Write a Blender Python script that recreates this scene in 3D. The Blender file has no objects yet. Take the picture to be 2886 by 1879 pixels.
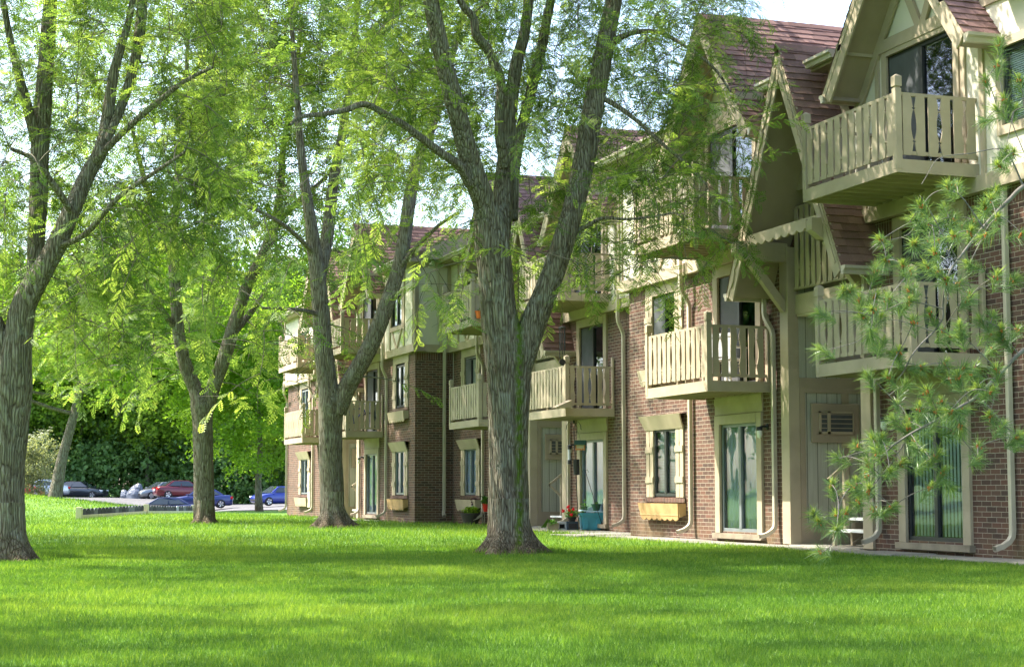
import bpy, math, random
import numpy as np
from mathutils import Vector, Matrix
random.seed(7); RNG = np.random.default_rng(11)
SC = bpy.context.scene
COL = SC.collection

# ------------------------------------------------------------------ camera model
F = 4850.0; PW, PH = 2886, 1879
PITCH = math.radians(5.2482); YAW = math.radians(19.0629); ZC = 0.95
CA = np.array([math.sin(YAW)*math.cos(PITCH), math.cos(YAW)*math.cos(PITCH), math.sin(PITCH)])
CR = np.array([math.cos(YAW), -math.sin(YAW), 0.0])
CU = np.cross(CR, CA)
def at(px, py, D):
    """a point of the place at distance D seen in the direction of a photograph pixel"""
    d = CA + (px-PW/2)/F*CR - (py-PH/2)/F*CU
    p = d*D
    return np.array([p[0], p[1], p[2]+ZC])
def ground(px, py, z=0.0):
    d = CA + (px-PW/2)/F*CR - (py-PH/2)/F*CU
    s = (z-ZC)/d[2]
    return np.array([s*d[0], s*d[1], z])
def pxD(x, y):
    D = x*CA[0]+y*CA[1]; 
    D = np.maximum(D, 1e-3)
    return PW/2 + F*(x*CR[0]+y*CR[1])/D, D

# ------------------------------------------------------------------ objects
def prop(o, label=None, cat=None, group=None, kind=None):
    if label: o['label'] = label
    if cat: o['category'] = cat
    if group: o['group'] = group
    if kind: o['kind'] = kind
    return o
def thing(name, loc, label, cat, group=None, rz=0):
    o = bpy.data.objects.new(name, None); o.empty_display_size = .2
    o.location = loc; o.rotation_euler = (0, 0, rz); COL.objects.link(o)
    return prop(o, label, cat, group)
def link(o, parent=None, world=True):
    COL.objects.link(o)
    if parent is not None:
        o.parent = parent
        if world:
            m = Matrix.Translation(parent.location) @ Matrix.Rotation(parent.rotation_euler.z, 4, 'Z')
            if parent.parent is not None: m = Matrix.Identity(4)
            o.matrix_parent_inverse = m.inverted()
    return o
class MB:
    def __init__(s): s.v=[]; s.f=[]; s.m=[]
    def quad(s, a, b, c, d, m=0):
        n=len(s.v); s.v += [tuple(a),tuple(b),tuple(c),tuple(d)]; s.f.append((n,n+1,n+2,n+3)); s.m.append(m)
    def poly(s, pts, m=0):
        n=len(s.v); s.v += [tuple(p) for p in pts]; s.f.append(tuple(range(n,n+len(pts)))); s.m.append(m)
    def box(s, x0,x1,y0,y1,z0,z1, m=0):
        if x0>x1: x0,x1=x1,x0
        if y0>y1: y0,y1=y1,y0
        if z0>z1: z0,z1=z1,z0
        n=len(s.v)
        s.v += [(x0,y0,z0),(x1,y0,z0),(x1,y1,z0),(x0,y1,z0),(x0,y0,z1),(x1,y0,z1),(x1,y1,z1),(x0,y1,z1)]
        for f in ((0,3,2,1),(4,5,6,7),(0,1,5,4),(1,2,6,5),(2,3,7,6),(3,0,4,7)):
            s.f.append(tuple(n+i for i in f)); s.m.append(m)
        return s
    def prism(s, pts, axis, a0, a1, m=0):
        """extrude a 2-D outline (the other two axes in order) along axis"""
        def P(p, a):
            if axis=='x': return (a,p[0],p[1])
            if axis=='y': return (p[0],a,p[1])
            return (p[0],p[1],a)
        n=len(s.v); k=len(pts)
        s.v += [P(p,a0) for p in pts]+[P(p,a1) for p in pts]
        s.f.append(tuple(range(n,n+k))); s.m.append(m)
        s.f.append(tuple(range(n+2*k-1,n+k-1,-1))); s.m.append(m)
        for i in range(k):
            j=(i+1)%k; s.f.append((n+i,n+j,n+k+j,n+k+i)); s.m.append(m)
        return s
    def slab(s, a, b, wdir, w, tdir, t, m=0):
        """a bar from a to b, width w along wdir and thickness t along tdir (both centred)"""
        a=np.array(a,float); b=np.array(b,float); wd=np.array(wdir,float)*w/2; td=np.array(tdir,float)*t/2
        n=len(s.v)
        for p in (a,b):
            for q in (-wd-td, wd-td, wd+td, -wd+td): s.v.append(tuple(p+q))
        for f in ((0,1,2,3),(7,6,5,4),(0,4,5,1),(1,5,6,2),(2,6,7,3),(3,7,4,0)):
            s.f.append(tuple(n+i for i in f)); s.m.append(m)
        return s
    def tube(s, pts, rad, k=8, m=0, cap=True, sq=False):
        pts=[np.array(p,float) for p in pts]; n0=len(s.v)
        ref=np.array([0.0,0.0,1.0])
        for i,p in enumerate(pts):
            d=(pts[min(i+1,len(pts)-1)]-pts[max(i-1,0)]); d=d/(np.linalg.norm(d)+1e-9)
            r=ref if abs(d@ref)<.95 else np.array([0.0,1.0,0.0])
            if i==0: e1=np.cross(d,r); 
            else: e1=e1-d*(e1@d)
            e1=e1/(np.linalg.norm(e1)+1e-9); e2=np.cross(d,e1)
            rr=rad[i] if hasattr(rad,'__len__') else rad
            for j in range(k):
                a=2*math.pi*(j+(.5 if sq else 0))/k; s.v.append(tuple(p+rr*(math.cos(a)*e1+math.sin(a)*e2)))
        for i in range(len(pts)-1):
            for j in range(k):
                j2=(j+1)%k; s.f.append((n0+i*k+j,n0+i*k+j2,n0+(i+1)*k+j2,n0+(i+1)*k+j)); s.m.append(m)
        if cap:
            s.f.append(tuple(n0+j for j in range(k))[::-1]); s.m.append(m)
            e=n0+(len(pts)-1)*k; s.f.append(tuple(e+j for j in range(k))); s.m.append(m)
        return s
    def lathe(s, prof, c, k=16, m=0):
        n=len(s.v)
        for (r,z) in prof:
            for j in range(k):
                a=2*math.pi*j/k; s.v.append((c[0]+r*math.cos(a),c[1]+r*math.sin(a),c[2]+z))
        for i in range(len(prof)-1):
            for j in range(k):
                j2=(j+1)%k; s.f.append((n+i*k+j,n+i*k+j2,n+(i+1)*k+j2,n+(i+1)*k+j)); s.m.append(m)
        return s
    def ball(s, c, r, m=0, k=8, h=5, sq=(1,1,1)):
        prof=[]; n=len(s.v)
        for i in range(h+1):
            t=math.pi*i/h
            for j in range(k):
                a=2*math.pi*j/k; s.v.append((c[0]+sq[0]*r*math.sin(t)*math.cos(a),c[1]+sq[1]*r*math.sin(t)*math.sin(a),c[2]+sq[2]*r*math.cos(t)))
        for i in range(h):
            for j in range(k):
                j2=(j+1)%k; s.f.append((n+i*k+j,n+(i+1)*k+j,n+(i+1)*k+j2,n+i*k+j2)); s.m.append(m)
        return s
    def build(s, name, mats, parent=None, smooth=False, bevel=0, world=True):
        me=bpy.data.meshes.new(name); me.from_pydata(s.v,[],s.f)
        if not isinstance(mats,(list,tuple)): mats=[mats]
        for mt in mats: me.materials.append(mt)
        me.polygons.foreach_set('material_index', s.m)
        if smooth: me.polygons.foreach_set('use_smooth',[True]*len(s.f))
        # metric box-mapped UVs
        n=len(me.loops); uv=np.zeros((n,2)); co=np.zeros(len(me.vertices)*3); me.vertices.foreach_get('co',co); co=co.reshape(-1,3)
        li=np.zeros(n,int); me.loops.foreach_get('vertex_index',li)
        nr=np.zeros(len(me.polygons)*3); me.polygons.foreach_get('normal',nr); nr=np.abs(nr.reshape(-1,3))
        tot=np.zeros(len(me.polygons),int); me.polygons.foreach_get('loop_total',tot)
        ax=np.repeat(np.argmax(nr+np.array([0,0,1e-4]),axis=1),tot); p=co[li]
        uv[ax==0]=p[ax==0][:,[1,2]]; uv[ax==1]=p[ax==1][:,[0,2]]; uv[ax==2]=p[ax==2][:,[0,1]]
        me.uv_layers.new(name='UVMap').data.foreach_set('uv',uv.ravel())
        me.update()
        o=bpy.data.objects.new(name,me); link(o,parent,world)
        if bevel:
            b=o.modifiers.new('bevel','BEVEL'); b.width=bevel; b.segments=2; b.limit_method='ANGLE'; b.angle_limit=math.radians(40)
        return o
def fast_mesh(name, V, k, mat, parent=None, attr=None, smooth=False, world=True):
    """V: (n*k,3) vertices, every k of them one face"""
    me=bpy.data.meshes.new(name); nv=len(V); nf=nv//k
    me.vertices.add(nv); me.vertices.foreach_set('co',np.ascontiguousarray(V,dtype=np.float32).ravel())
    me.loops.add(nv); me.loops.foreach_set('vertex_index',np.arange(nv,dtype=np.int32))
    me.polygons.add(nf); me.polygons.foreach_set('loop_start',np.arange(0,nv,k,dtype=np.int32)); 
    me.polygons.foreach_set('loop_total',np.full(nf,k,dtype=np.int32))
    if attr is not None:
        a=me.attributes.new('tint','FLOAT','FACE'); a.data.foreach_set('value',np.ascontiguousarray(attr,dtype=np.float32))
    me.materials.append(mat); me.update(calc_edges=True)
    o=bpy.data.objects.new(name,me); link(o,parent,world); return o

# ------------------------------------------------------------------ materials
class NT:
    def __init__(s,name):
        s.mat=bpy.data.materials.new(name); s.mat.use_nodes=True; s.t=s.mat.node_tree; s.t.nodes.clear()
        s.out=s.t.nodes.new('ShaderNodeOutputMaterial')
    def n(s,typ,**kw):
        x=s.t.nodes.new('ShaderNode'+typ)
        for k,v in kw.items():
            if k in x.inputs: 
                x.inputs[k].default_value=v
            else: setattr(x,k,v)
        return x
    def l(s,a,b): s.t.links.new(a,b)
    def noise(s,scale,detail=4,vec=None,rough=.55,stretch=None):
        tc=s.n('TexCoord') if vec is None else None
        v=tc.outputs['Object'] if vec is None else vec
        if stretch:
            mp=s.n('Mapping'); mp.inputs['Scale'].default_value=stretch; s.l(v,mp.inputs['Vector']); v=mp.outputs['Vector']
        x=s.n('TexNoise'); x.inputs['Scale'].default_value=scale; x.inputs['Detail'].default_value=detail; x.inputs['Roughness'].default_value=rough
        s.l(v,x.inputs['Vector']); return x.outputs['Fac']
    def ramp(s,fac,stops):
        r=s.n('ValToRGB'); e=r.color_ramp.elements
        while len(e)<len(stops): e.new(.5)
        for i,(p,c) in enumerate(stops):
            e[i].position=p; e[i].color=(*c,1) if len(c)==3 else c
        s.l(fac,r.inputs['Fac']); return r.outputs['Color']
    def mix(s,fac,a,b,mode='MIX'):
        x=s.n('Mix',data_type='RGBA',blend_type=mode)
        for sock,val in ((x.inputs[0],fac),(x.inputs[6],a),(x.inputs[7],b)):
            if hasattr(val,'is_output'): s.l(val,sock)
            else: sock.default_value=val if not isinstance(val,tuple) else ((*val,1) if len(val)==3 else val)
        return x.outputs[2]
    def bsdf(s,color,rough=.6,spec=.3,bump=None,bs=.3,bd=.01,metal=0,coat=0):
        b=s.n('BsdfPrincipled')
        if hasattr(color,'is_output'): s.l(color,b.inputs['Base Color'])
        else: b.inputs['Base Color'].default_value=(*color,1)
        if hasattr(rough,'is_output'): s.l(rough,b.inputs['Roughness'])
        else: b.inputs['Roughness'].default_value=rough
        b.inputs['Specular IOR Level'].default_value=spec; b.inputs['Metallic'].default_value=metal; b.inputs['Coat Weight'].default_value=coat
        if bump is not None:
            bm=s.n('Bump'); bm.inputs['Strength'].default_value=bs; bm.inputs['Distance'].default_value=bd
            s.l(bump,bm.inputs['Height']); s.l(bm.outputs[0],b.inputs['Normal'])
        s.l(b.outputs[0],s.out.inputs[0]); return b
def paint(name,c,rough=.6,var=.25,spec=.3,scale=3.0,metal=0,coat=0,grain=0):
    t=NT(name); n=t.noise(scale,5); d=tuple(x*(1-var) for x in c); l=tuple(min(1,x*(1+var*.45)) for x in c)
    col=t.ramp(n,[(.3,d),(.62,l)]); n2=t.noise(40,3,stretch=(1,1,.15))
    t.bsdf(col,rough,spec,n2,.15+grain,.003,metal,coat); return t.mat
M={}
M['trim']=paint('tan_paint',(.375,.31,.22),.62,.16,scale=1.7,grain=.1)
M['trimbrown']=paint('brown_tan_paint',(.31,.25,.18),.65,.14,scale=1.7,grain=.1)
M['cream']=paint('cream_panel',(.60,.56,.46),.7,.09,scale=1.1)
M['gutter']=paint('gutter_metal',(.45,.40,.31),.4,.14,.5)
M['dark']=paint('interior_shade',(.018,.019,.02),.9,.3)
M['frame']=paint('dark_window_frame',(.03,.032,.034),.4,.2,.4)
M['framegrey']=paint('grey_window_frame',(.16,.18,.19),.4,.2,.4)
M['blind']=paint('blind_slats',(.74,.78,.78),.6,.1)
M['curtain']=paint('curtain',(.52,.58,.60),.8,.15)
M['sheer']=paint('sheer_curtain',(.52,.59,.70),.8,.12,scale=1.5)
M['screen']=paint('insect_screen',(.075,.08,.085),.7,.2)
M['black']=paint('black_metal',(.02,.022,.022),.5,.3,.4)
M['white']=paint('white_paint',(.72,.73,.72),.5,.12)
M['opal']=paint('opal_glass',(.7,.7,.66),.2,.05)
M['wood']=paint('weathered_wood',(.26,.22,.16),.8,.3)
M['soil']=paint('soil',(.05,.038,.028),.95,.4)
M['rust']=paint('rust_stained',(.42,.27,.12),.7,.3)
def siding():
    t=NT('grooved_siding'); tc=t.n('TexCoord'); sp=t.n('SeparateXYZ'); t.l(tc.outputs['UV'],sp.inputs[0])
    m=t.n('Math',operation='FRACT'); k=t.n('Math',operation='MULTIPLY'); k.inputs[1].default_value=1/.2; t.l(sp.outputs[0],k.inputs[0]); t.l(k.outputs[0],m.inputs[0])
    g=t.n('Math',operation='GREATER_THAN'); g.inputs[1].default_value=.06; t.l(m.outputs[0],g.inputs[0])
    n=t.noise(30,4,stretch=(1,1,.06)); c=t.ramp(n,[(.3,(.33,.325,.265)),(.7,(.42,.41,.335))])
    c=t.mix(g.outputs[0],(.10,.095,.075),c); t.bsdf(c,.7,.25,g.outputs[0],.5,.01); return t.mat
M['siding']=siding()
def brick(name,w,h,off=.5):
    t=NT(name); tc=t.n('TexCoord'); b=t.n('TexBrick'); b.offset=off
    # slight wobble
    nz=t.n('TexNoise'); nz.inputs['Scale'].default_value=9; t.l(tc.outputs['UV'],nz.inputs['Vector'])
    wob=t.n('VectorMath',operation='MULTIPLY_ADD'); wob.inputs[1].default_value=(.006,.006,0); t.l(nz.outputs['Color'],wob.inputs[0]); t.l(tc.outputs['UV'],wob.inputs[2])
    t.l(wob.outputs[0],b.inputs['Vector'])
    for k,v in (('Scale',1),('Mortar Size',.005),('Mortar Smooth',.15),('Bias',-.1),('Brick Width',w),('Row Height',h)): b.inputs[k].default_value=v
    b.inputs['Color1'].default_value=(0,0,0,1); b.inputs['Color2'].default_value=(1,1,1,1); b.inputs['Mortar'].default_value=(.5,.5,.5,1)
    hue=t.ramp(b.outputs['Color'],[(0,(.065,.042,.035)),(.3,(.11,.056,.042)),(.55,(.14,.068,.048)),(.8,(.115,.073,.056)),(1,(.185,.07,.047))])
    n=t.noise(60,3); hue=t.mix(.25,hue,t.ramp(n,[(.3,(.04,.03,.026)),(.7,(.17,.10,.075))]))
    mot=t.ramp(t.noise(14,3),[(.3,(.26,.225,.175)),(.7,(.36,.32,.25))])
    col=t.mix(b.outputs['Fac'],hue,mot)
    # large stains, green/rusty near the ground
    geo=t.n('NewGeometry'); sp=t.n('SeparateXYZ'); t.l(geo.outputs['Position'],sp.inputs[0])
    mr=t.n('MapRange'); mr.inputs['From Min'].default_value=.75; mr.inputs['From Max'].default_value=.0; t.l(sp.outputs[2],mr.inputs['Value'])
    n2=t.noise(1.3,4); n3=t.ramp(n2,[(.42,(0,0,0)),(.62,(1,1,1))])
    mm=t.n('Math',operation='MULTIPLY'); t.l(mr.outputs[0],mm.inputs[0]); t.l(n3,mm.inputs[1])
    mm2=t.n('Math',operation='MULTIPLY'); mm2.inputs[1].default_value=.65; t.l(mm.outputs[0],mm2.inputs[0])
    col=t.mix(mm2.outputs[0],col,(.16,.12,.055))
    inv=t.n('Math',operation='SUBTRACT'); inv.inputs[0].default_value=1; t.l(b.outputs['Fac'],inv.inputs[1])
    t.bsdf(col,.85,.2,inv.outputs[0],.6,.008); return t.mat
M['brick']=brick('brick_wall',.232,.0747); M['soldier']=brick('soldier_brick',.0747,.235,0)
def shingle(name,a,b,c):
    t=NT(name); g=t.n('NewGeometry'); col=t.ramp(g.outputs['Random Per Island'],[(0,a),(.45,b),(1,c)])
    n=t.noise(120,2); col=t.mix(.3,col,t.ramp(n,[(.35,(.03,.022,.02)),(.7,(.34,.24,.21))])); t.bsdf(col,.9,.2,n,.4,.004); return t.mat
M['shingle']=shingle('asphalt_shingles',(.13,.07,.062),(.21,.115,.10),(.30,.175,.15))
def glass():
    t=NT('window_glass'); tr=t.n('BsdfTransparent'); tr.inputs[0].default_value=(.86,.92,.92,1)
    gl=t.n('BsdfGlossy'); gl.inputs['Roughness'].default_value=.015; gl.inputs[0].default_value=(.82,.88,1,1)
    n=t.noise(.8,2); bm=t.n('Bump'); bm.inputs['Strength'].default_value=.12; bm.inputs['Distance'].default_value=.05; t.l(n,bm.inputs['Height']); t.l(bm.outputs[0],gl.inputs['Normal'])
    lw=t.n('Fresnel'); lw.inputs[0].default_value=1.5; ad=t.n('Math',operation='MULTIPLY_ADD'); ad.inputs[1].default_value=1.1; ad.inputs[2].default_value=.05
    t.l(lw.outputs[0],ad.inputs[0]); mx=t.n('MixShader'); t.l(ad.outputs[0],mx.inputs[0]); t.l(tr.outputs[0],mx.inputs[1]); t.l(gl.outputs[0],mx.inputs[2]); t.l(mx.outputs[0],t.out.inputs[0]); return t.mat
M['glass']=glass()
def leaf(name,dark,mid,light,trans=.5,attr=True,gloss=.5):
    t=NT(name)
    if attr:
        a=t.n('Attribute'); a.attribute_name='tint'; fac=a.outputs['Fac']
    else: fac=t.n('NewGeometry').outputs['Random Per Island']
    col=t.ramp(fac,[(0,dark),(.5,mid),(1,light)])
    d=t.n('BsdfPrincipled'); d.inputs['Roughness'].default_value=gloss; d.inputs['Specular IOR Level'].default_value=.22; t.l(col,d.inputs['Base Color'])
    tl=t.n('BsdfTranslucent'); c2=t.mix(1.0,col,(1.5,1.45,.72),'MULTIPLY'); t.l(c2,tl.inputs[0])
    mx=t.n('MixShader'); mx.inputs[0].default_value=trans; t.l(d.outputs[0],mx.inputs[1]); t.l(tl.outputs[0],mx.inputs[2]); t.l(mx.outputs[0],t.out.inputs[0]); return t.mat
M['leaf']=leaf('locust_leaf',(.055,.105,.027),(.145,.24,.056),(.31,.40,.105),.55)
M['leaffar']=leaf('woodland_leaf',(.04,.10,.025),(.07,.165,.03),(.12,.24,.045),.5)
M['leaflime']=leaf('lime_leaf',(.10,.20,.02),(.17,.30,.03),(.26,.40,.06),.55)
M['leafdark']=leaf('thicket_leaf',(.11,.20,.075),(.18,.32,.105),(.27,.42,.14),.5)
M['leafgrey']=leaf('silvery_leaf',(.12,.15,.08),(.2,.23,.12),(.3,.33,.18),.4)
M['needle']=leaf('pine_needle',(.07,.135,.06),(.135,.215,.085),(.30,.38,.10),.4,gloss=.3)
M['cone']=paint('pollen_cone',(.42,.13,.03),.7,.4,scale=60)
def bark(name,a,b,c,moss=None,scale=1.0,pos=None):
    t=NT(name); tc=t.n('TexCoord'); v=tc.outputs['Object']
    w=t.n('TexNoise'); w.inputs['Scale'].default_value=3; t.l(v,w.inputs['Vector'])
    wm=t.n('VectorMath',operation='MULTIPLY_ADD'); wm.inputs[1].default_value=(.07,.07,.2); t.l(w.outputs['Color'],wm.inputs[0]); t.l(v,wm.inputs[2])
    mp=t.n('Mapping'); mp.inputs['Scale'].default_value=(1,1,.055); t.l(wm.outputs[0],mp.inputs['Vector'])
    vo=t.n('TexVoronoi',feature='DISTANCE_TO_EDGE'); vo.inputs['Scale'].default_value=27*scale; t.l(mp.outputs[0],vo.inputs['Vector'])
    n=t.noise(26*scale,6,vec=mp.outputs[0],rough=.65); big=t.noise(1.6,4)
    h=t.n('Math',operation='MULTIPLY'); t.l(vo.outputs['Distance'],h.inputs[0]); h.inputs[1].default_value=2.2
    h2=t.n('Math',operation='ADD'); t.l(h.outputs[0],h2.inputs[0]); t.l(n,h2.inputs[1]); h3=t.n('Math',operation='MULTIPLY'); h3.inputs[1].default_value=.62; t.l(h2.outputs[0],h3.inputs[0])
    col=t.ramp(h3.outputs[0],[(.22,tuple(x*.28 for x in a)),(.33,a),(.46,b),(.75,c)])
    col=t.mix(t.ramp(big,[(.45,(0,0,0)),(.65,(.6,.6,.6))]),col,t.mix(1.0,col,(.95,.98,.88),'MULTIPLY'))
    lich=t.ramp(t.noise(5.5,5,rough=.7),[(.52,(0,0,0)),(.66,(.42,.42,.42))]); col=t.mix(lich,col,(.30,.315,.27)); scar=t.ramp(t.noise(2.3,3),[(.60,(0,0,0)),(.72,(.5,.5,.5))]); col=t.mix(scar,col,(.075,.055,.04))
    if moss is not None:
        # a streak of moss running down one side of this trunk
        sp=t.n('SeparateXYZ'); t.l(v,sp.inputs[0])
        def band(sock,c0,wd):
            s1=t.n('Math',operation='SUBTRACT'); t.l(sock,s1.inputs[0]); s1.inputs[1].default_value=c0
            s2=t.n('Math',operation='ABSOLUTE'); t.l(s1.outputs[0],s2.inputs[0])
            mr=t.n('MapRange'); mr.inputs['From Min'].default_value=wd; mr.inputs['From Max'].default_value=wd*.25; t.l(s2.outputs[0],mr.inputs['Value']); return mr.outputs[0]
        lat=t.n('VectorMath',operation='DOT_PRODUCT'); t.l(wm.outputs[0],lat.inputs[0]); lat.inputs[1].default_value=tuple(CR)
        f1=band(lat.outputs['Value'],moss[0],moss[1]); zz=t.n('MapRange'); zz.inputs['From Min'].default_value=moss[2]; zz.inputs['From Max'].default_value=moss[2]-.8; t.l(sp.outputs[2],zz.inputs['Value'])
        mm=t.n('Math',operation='MULTIPLY'); t.l(f1,mm.inputs[0]); t.l(zz.outputs[0],mm.inputs[1])
        n5=t.ramp(t.noise(12,4),[(.35,(0,0,0)),(.55,(1,1,1))]); m3=t.n('Math',operation='MULTIPLY'); t.l(mm.outputs[0],m3.inputs[0]); t.l(n5,m3.inputs[1])
        col=t.mix(m3.outputs[0],col,(.10,.16,.02))
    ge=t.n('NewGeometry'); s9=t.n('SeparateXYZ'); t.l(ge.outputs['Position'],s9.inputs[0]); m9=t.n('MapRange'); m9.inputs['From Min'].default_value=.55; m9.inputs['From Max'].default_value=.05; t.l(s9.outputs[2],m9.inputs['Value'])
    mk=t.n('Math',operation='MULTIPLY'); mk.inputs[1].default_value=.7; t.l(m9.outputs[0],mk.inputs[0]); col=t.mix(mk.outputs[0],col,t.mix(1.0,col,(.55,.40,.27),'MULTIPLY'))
    t.bsdf(col,.9,.15,h3.outputs[0],1.0,.05); return t.mat
M['bark']=bark('locust_bark',(.095,.076,.055),(.185,.16,.12),(.30,.275,.22))
M['twig']=paint('twig_bark',(.13,.115,.085),.9,.4,scale=8)
M['pinebark']=paint('pine_twig_bark',(.15,.135,.12),.85,.35,scale=14)
def lawn():
    t=NT('lawn_turf'); a=t.noise(.35,4); b=t.noise(9,5); c=t.noise(70,4,stretch=(1,.35,1))
    col=t.ramp(b,[(.3,(.055,.13,.018)),(.7,(.11,.22,.03))]); col=t.mix(t.ramp(a,[(.4,(0,0,0)),(.65,(.5,.5,.5))]),col,(.14,.24,.03))
    col=t.mix(.5,col,t.ramp(c,[(.3,(.045,.12,.015)),(.75,(.18,.30,.05))])); t.bsdf(col,.8,.15,c,.8,.03); return t.mat
M['lawn']=lawn(); M['grass']=leaf('grass_blade',(.06,.135,.02),(.115,.22,.03),(.25,.345,.05),.45,gloss=.45)
def rough_ground(name,a,b,sc):
    t=NT(name); n=t.noise(sc,6,rough=.7); m=t.noise(.9,4); col=t.ramp(n,[(.3,a),(.7,b)]); col=t.mix(t.ramp(m,[(.4,(0,0,0)),(.6,(.3,.3,.3))]),col,tuple(x*.7 for x in a)); t.bsdf(col,.9,.2,n,.4,.01); return t.mat
M['concrete']=rough_ground('concrete',(.20,.19,.16),(.30,.285,.245),25)
M['asphalt']=rough_ground('asphalt',(.10,.10,.105),(.155,.15,.158),8)
# ================================================================== apartment building
XF, XB = 14.3, 15.5
BLD = thing('apartment_building',(14.3,42,0),'long three-storey brick and half-timbered apartment block with steep gables and balconies','apartment building')
def P(mb,name,mats,parent=BLD,**k): return mb.build(name,mats,parent,**k)

def wallgrid(mb,X,y0,y1,z0,z1,ops,m=0,depth=.13,rm=None):
    if y0>y1: y0,y1=y1,y0
    ops=[(min(a,b),max(a,b),c,d) for a,b,c,d in ops]
    ys=sorted({y0,y1}|{v for o in ops for v in o[:2] if y0<v<y1}); zs=sorted({z0,z1}|{v for o in ops for v in o[2:] if z0<v<z1})
    for i in range(len(ys)-1):
        for j in range(len(zs)-1):
            cy=(ys[i]+ys[i+1])/2; cz=(zs[j]+zs[j+1])/2
            if any(o[0]<cy<o[1] and o[2]<cz<o[3] for o in ops): continue
            mb.quad((X,ys[i],zs[j]),(X,ys[i],zs[j+1]),(X,ys[i+1],zs[j+1]),(X,ys[i+1],zs[j]),m)
    r=m if rm is None else rm
    for (a,b,c,d) in ops:
        mb.quad((X,a,c),(X+depth,a,c),(X+depth,a,d),(X,a,d),r); mb.quad((X,b,c),(X,b,d),(X+depth,b,d),(X+depth,b,c),r)
        mb.quad((X,a,d),(X+depth,a,d),(X+depth,b,d),(X,b,d),r); mb.quad((X,a,c),(X,b,c),(X+depth,b,c),(X+depth,a,c),r)

def shingles(mb,p0,ridge,L,down,S,nrm,m=0,thick=.018,rnd=None):
    """courses of separate tabs; p0 = top corner, ridge/down = unit vectors"""
    r=rnd or random; p0=np.array(p0,float); ridge=np.array(ridge,float); down=np.array(down,float); nrm=np.array(nrm,float)
    ex=.145; n=int(S/ex)+1
    for i in range(n):
        a=i*ex; b=min(S,a+ex+.012); u=-r.random()*.3
        if a>=S: break
        while u<L:
            w=r.choice((.17,.2,.24,.31,.34)); u0=max(0,u); u1=min(L,u+w); u+=w
            if u1-u0<.02: continue
            j=r.uniform(-.004,.012); t=thick*r.uniform(.7,1.5)
            A=p0+ridge*u0+down*a+nrm*.002; B=p0+ridge*u1+down*a+nrm*.002
            Cc=p0+ridge*u1+down*(b+j)+nrm*t; D=p0+ridge*u0+down*(b+j)+nrm*t
            k=len(mb.v); mb.v+=[tuple(A),tuple(B),tuple(Cc),tuple(D),tuple(Cc-nrm*t),tuple(D-nrm*t)]
            mb.f+=[(k,k+1,k+2,k+3),(k+3,k+2,k+4,k+5)]; mb.m+=[m,m]

def baluster(mb,org,ax,nrm,u,flip,z0,z1,m=0,w=.115,t=.02):
    """a sawn board: one straight edge, the other cut to half a turned spindle"""
    prof=[(0,0),(.10,.018),(.215,.034),(.225,.012),(.243,.030),(.255,.040),(.27,.030),(.33,.016),(.42,.002),(.5,0),(.58,.002),(.67,.016),(.73,.030),(.745,.040),(.757,.030),(.775,.012),(.785,.034),(.88,.018),(1,0)]
    H=z1-z0; org=np.array(org,float); ax=np.array(ax,float); nrm=np.array(nrm,float)
    n=len(mb.v); k=len(prof)
    for side in (0,1):
        off=nrm*(t*side)
        for (f,e) in prof:
            c=.0+e
            ue = u+(w-(.042-c)) if flip else u+(.042-c)   # cut edge
            us = u if flip else u+w
            for uu in (us,ue): 
                p=org+ax*uu+off; mb.v.append((p[0],p[1],z0+H*f))
    for side in (0,1):
        b=n+side*2*k
        for i in range(k-1): mb.f.append((b+2*i,b+2*i+1,b+2*i+3,b+2*i+2)); mb.m.append(m)
    for i in range(k-1):
        for q in (0,1):
            a=n+2*i+q; mb.f.append((a,a+2,a+2*k+2,a+2*k)); mb.m.append(m)
def balusters(mb,org,ax,nrm,L,z0,z1,pairs,m=0):
    """pairs of boards, cut edges facing each other"""
    pitch=L/pairs; w=pitch/2-.034
    for i in range(pairs):
        u=i*pitch+.02
        baluster(mb,org,ax,nrm,u,True,z0,z1,m,w=w+.0); baluster(mb,org,ax,nrm,u+w+.010,False,z0,z1,m,w=w)

def post(parent,x,y,z0,z1,w=.10,cap=True,name='post'):
    mb=MB()
    if cap:
        mb.box(x-w/2,x+w/2,y-w/2,y+w/2,z0,z1-.2); h=w/2-.012
        mb.box(x-h,x+h,y-h,y+h,z1-.2,z1-.175)
        c=w/2+.006; mb.box(x-c,x+c,y-c,y+c,z1-.175,z1-.03)
        n=len(mb.v); mb.v+=[(x-c,y-c,z1-.03),(x+c,y-c,z1-.03),(x+c,y+c,z1-.03),(x-c,y+c,z1-.03),(x,y,z1+.01)]
        for i in range(4): mb.f.append((n+i,n+(i+1)%4,n+4)); mb.m.append(0)
    else:
        k=[(y-w/2,z0),(y+w/2,z0),(y+w/2,z1-.06),(y+w*.3,z1-.015),(y,z1),(y-w*.3,z1-.015),(y-w/2,z1-.06)]
        mb.prism([(a,b) for a,b in k],'x',x-.02,x+.02)
    return mb.build(name,M['trim'],parent,bevel=.004)

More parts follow.
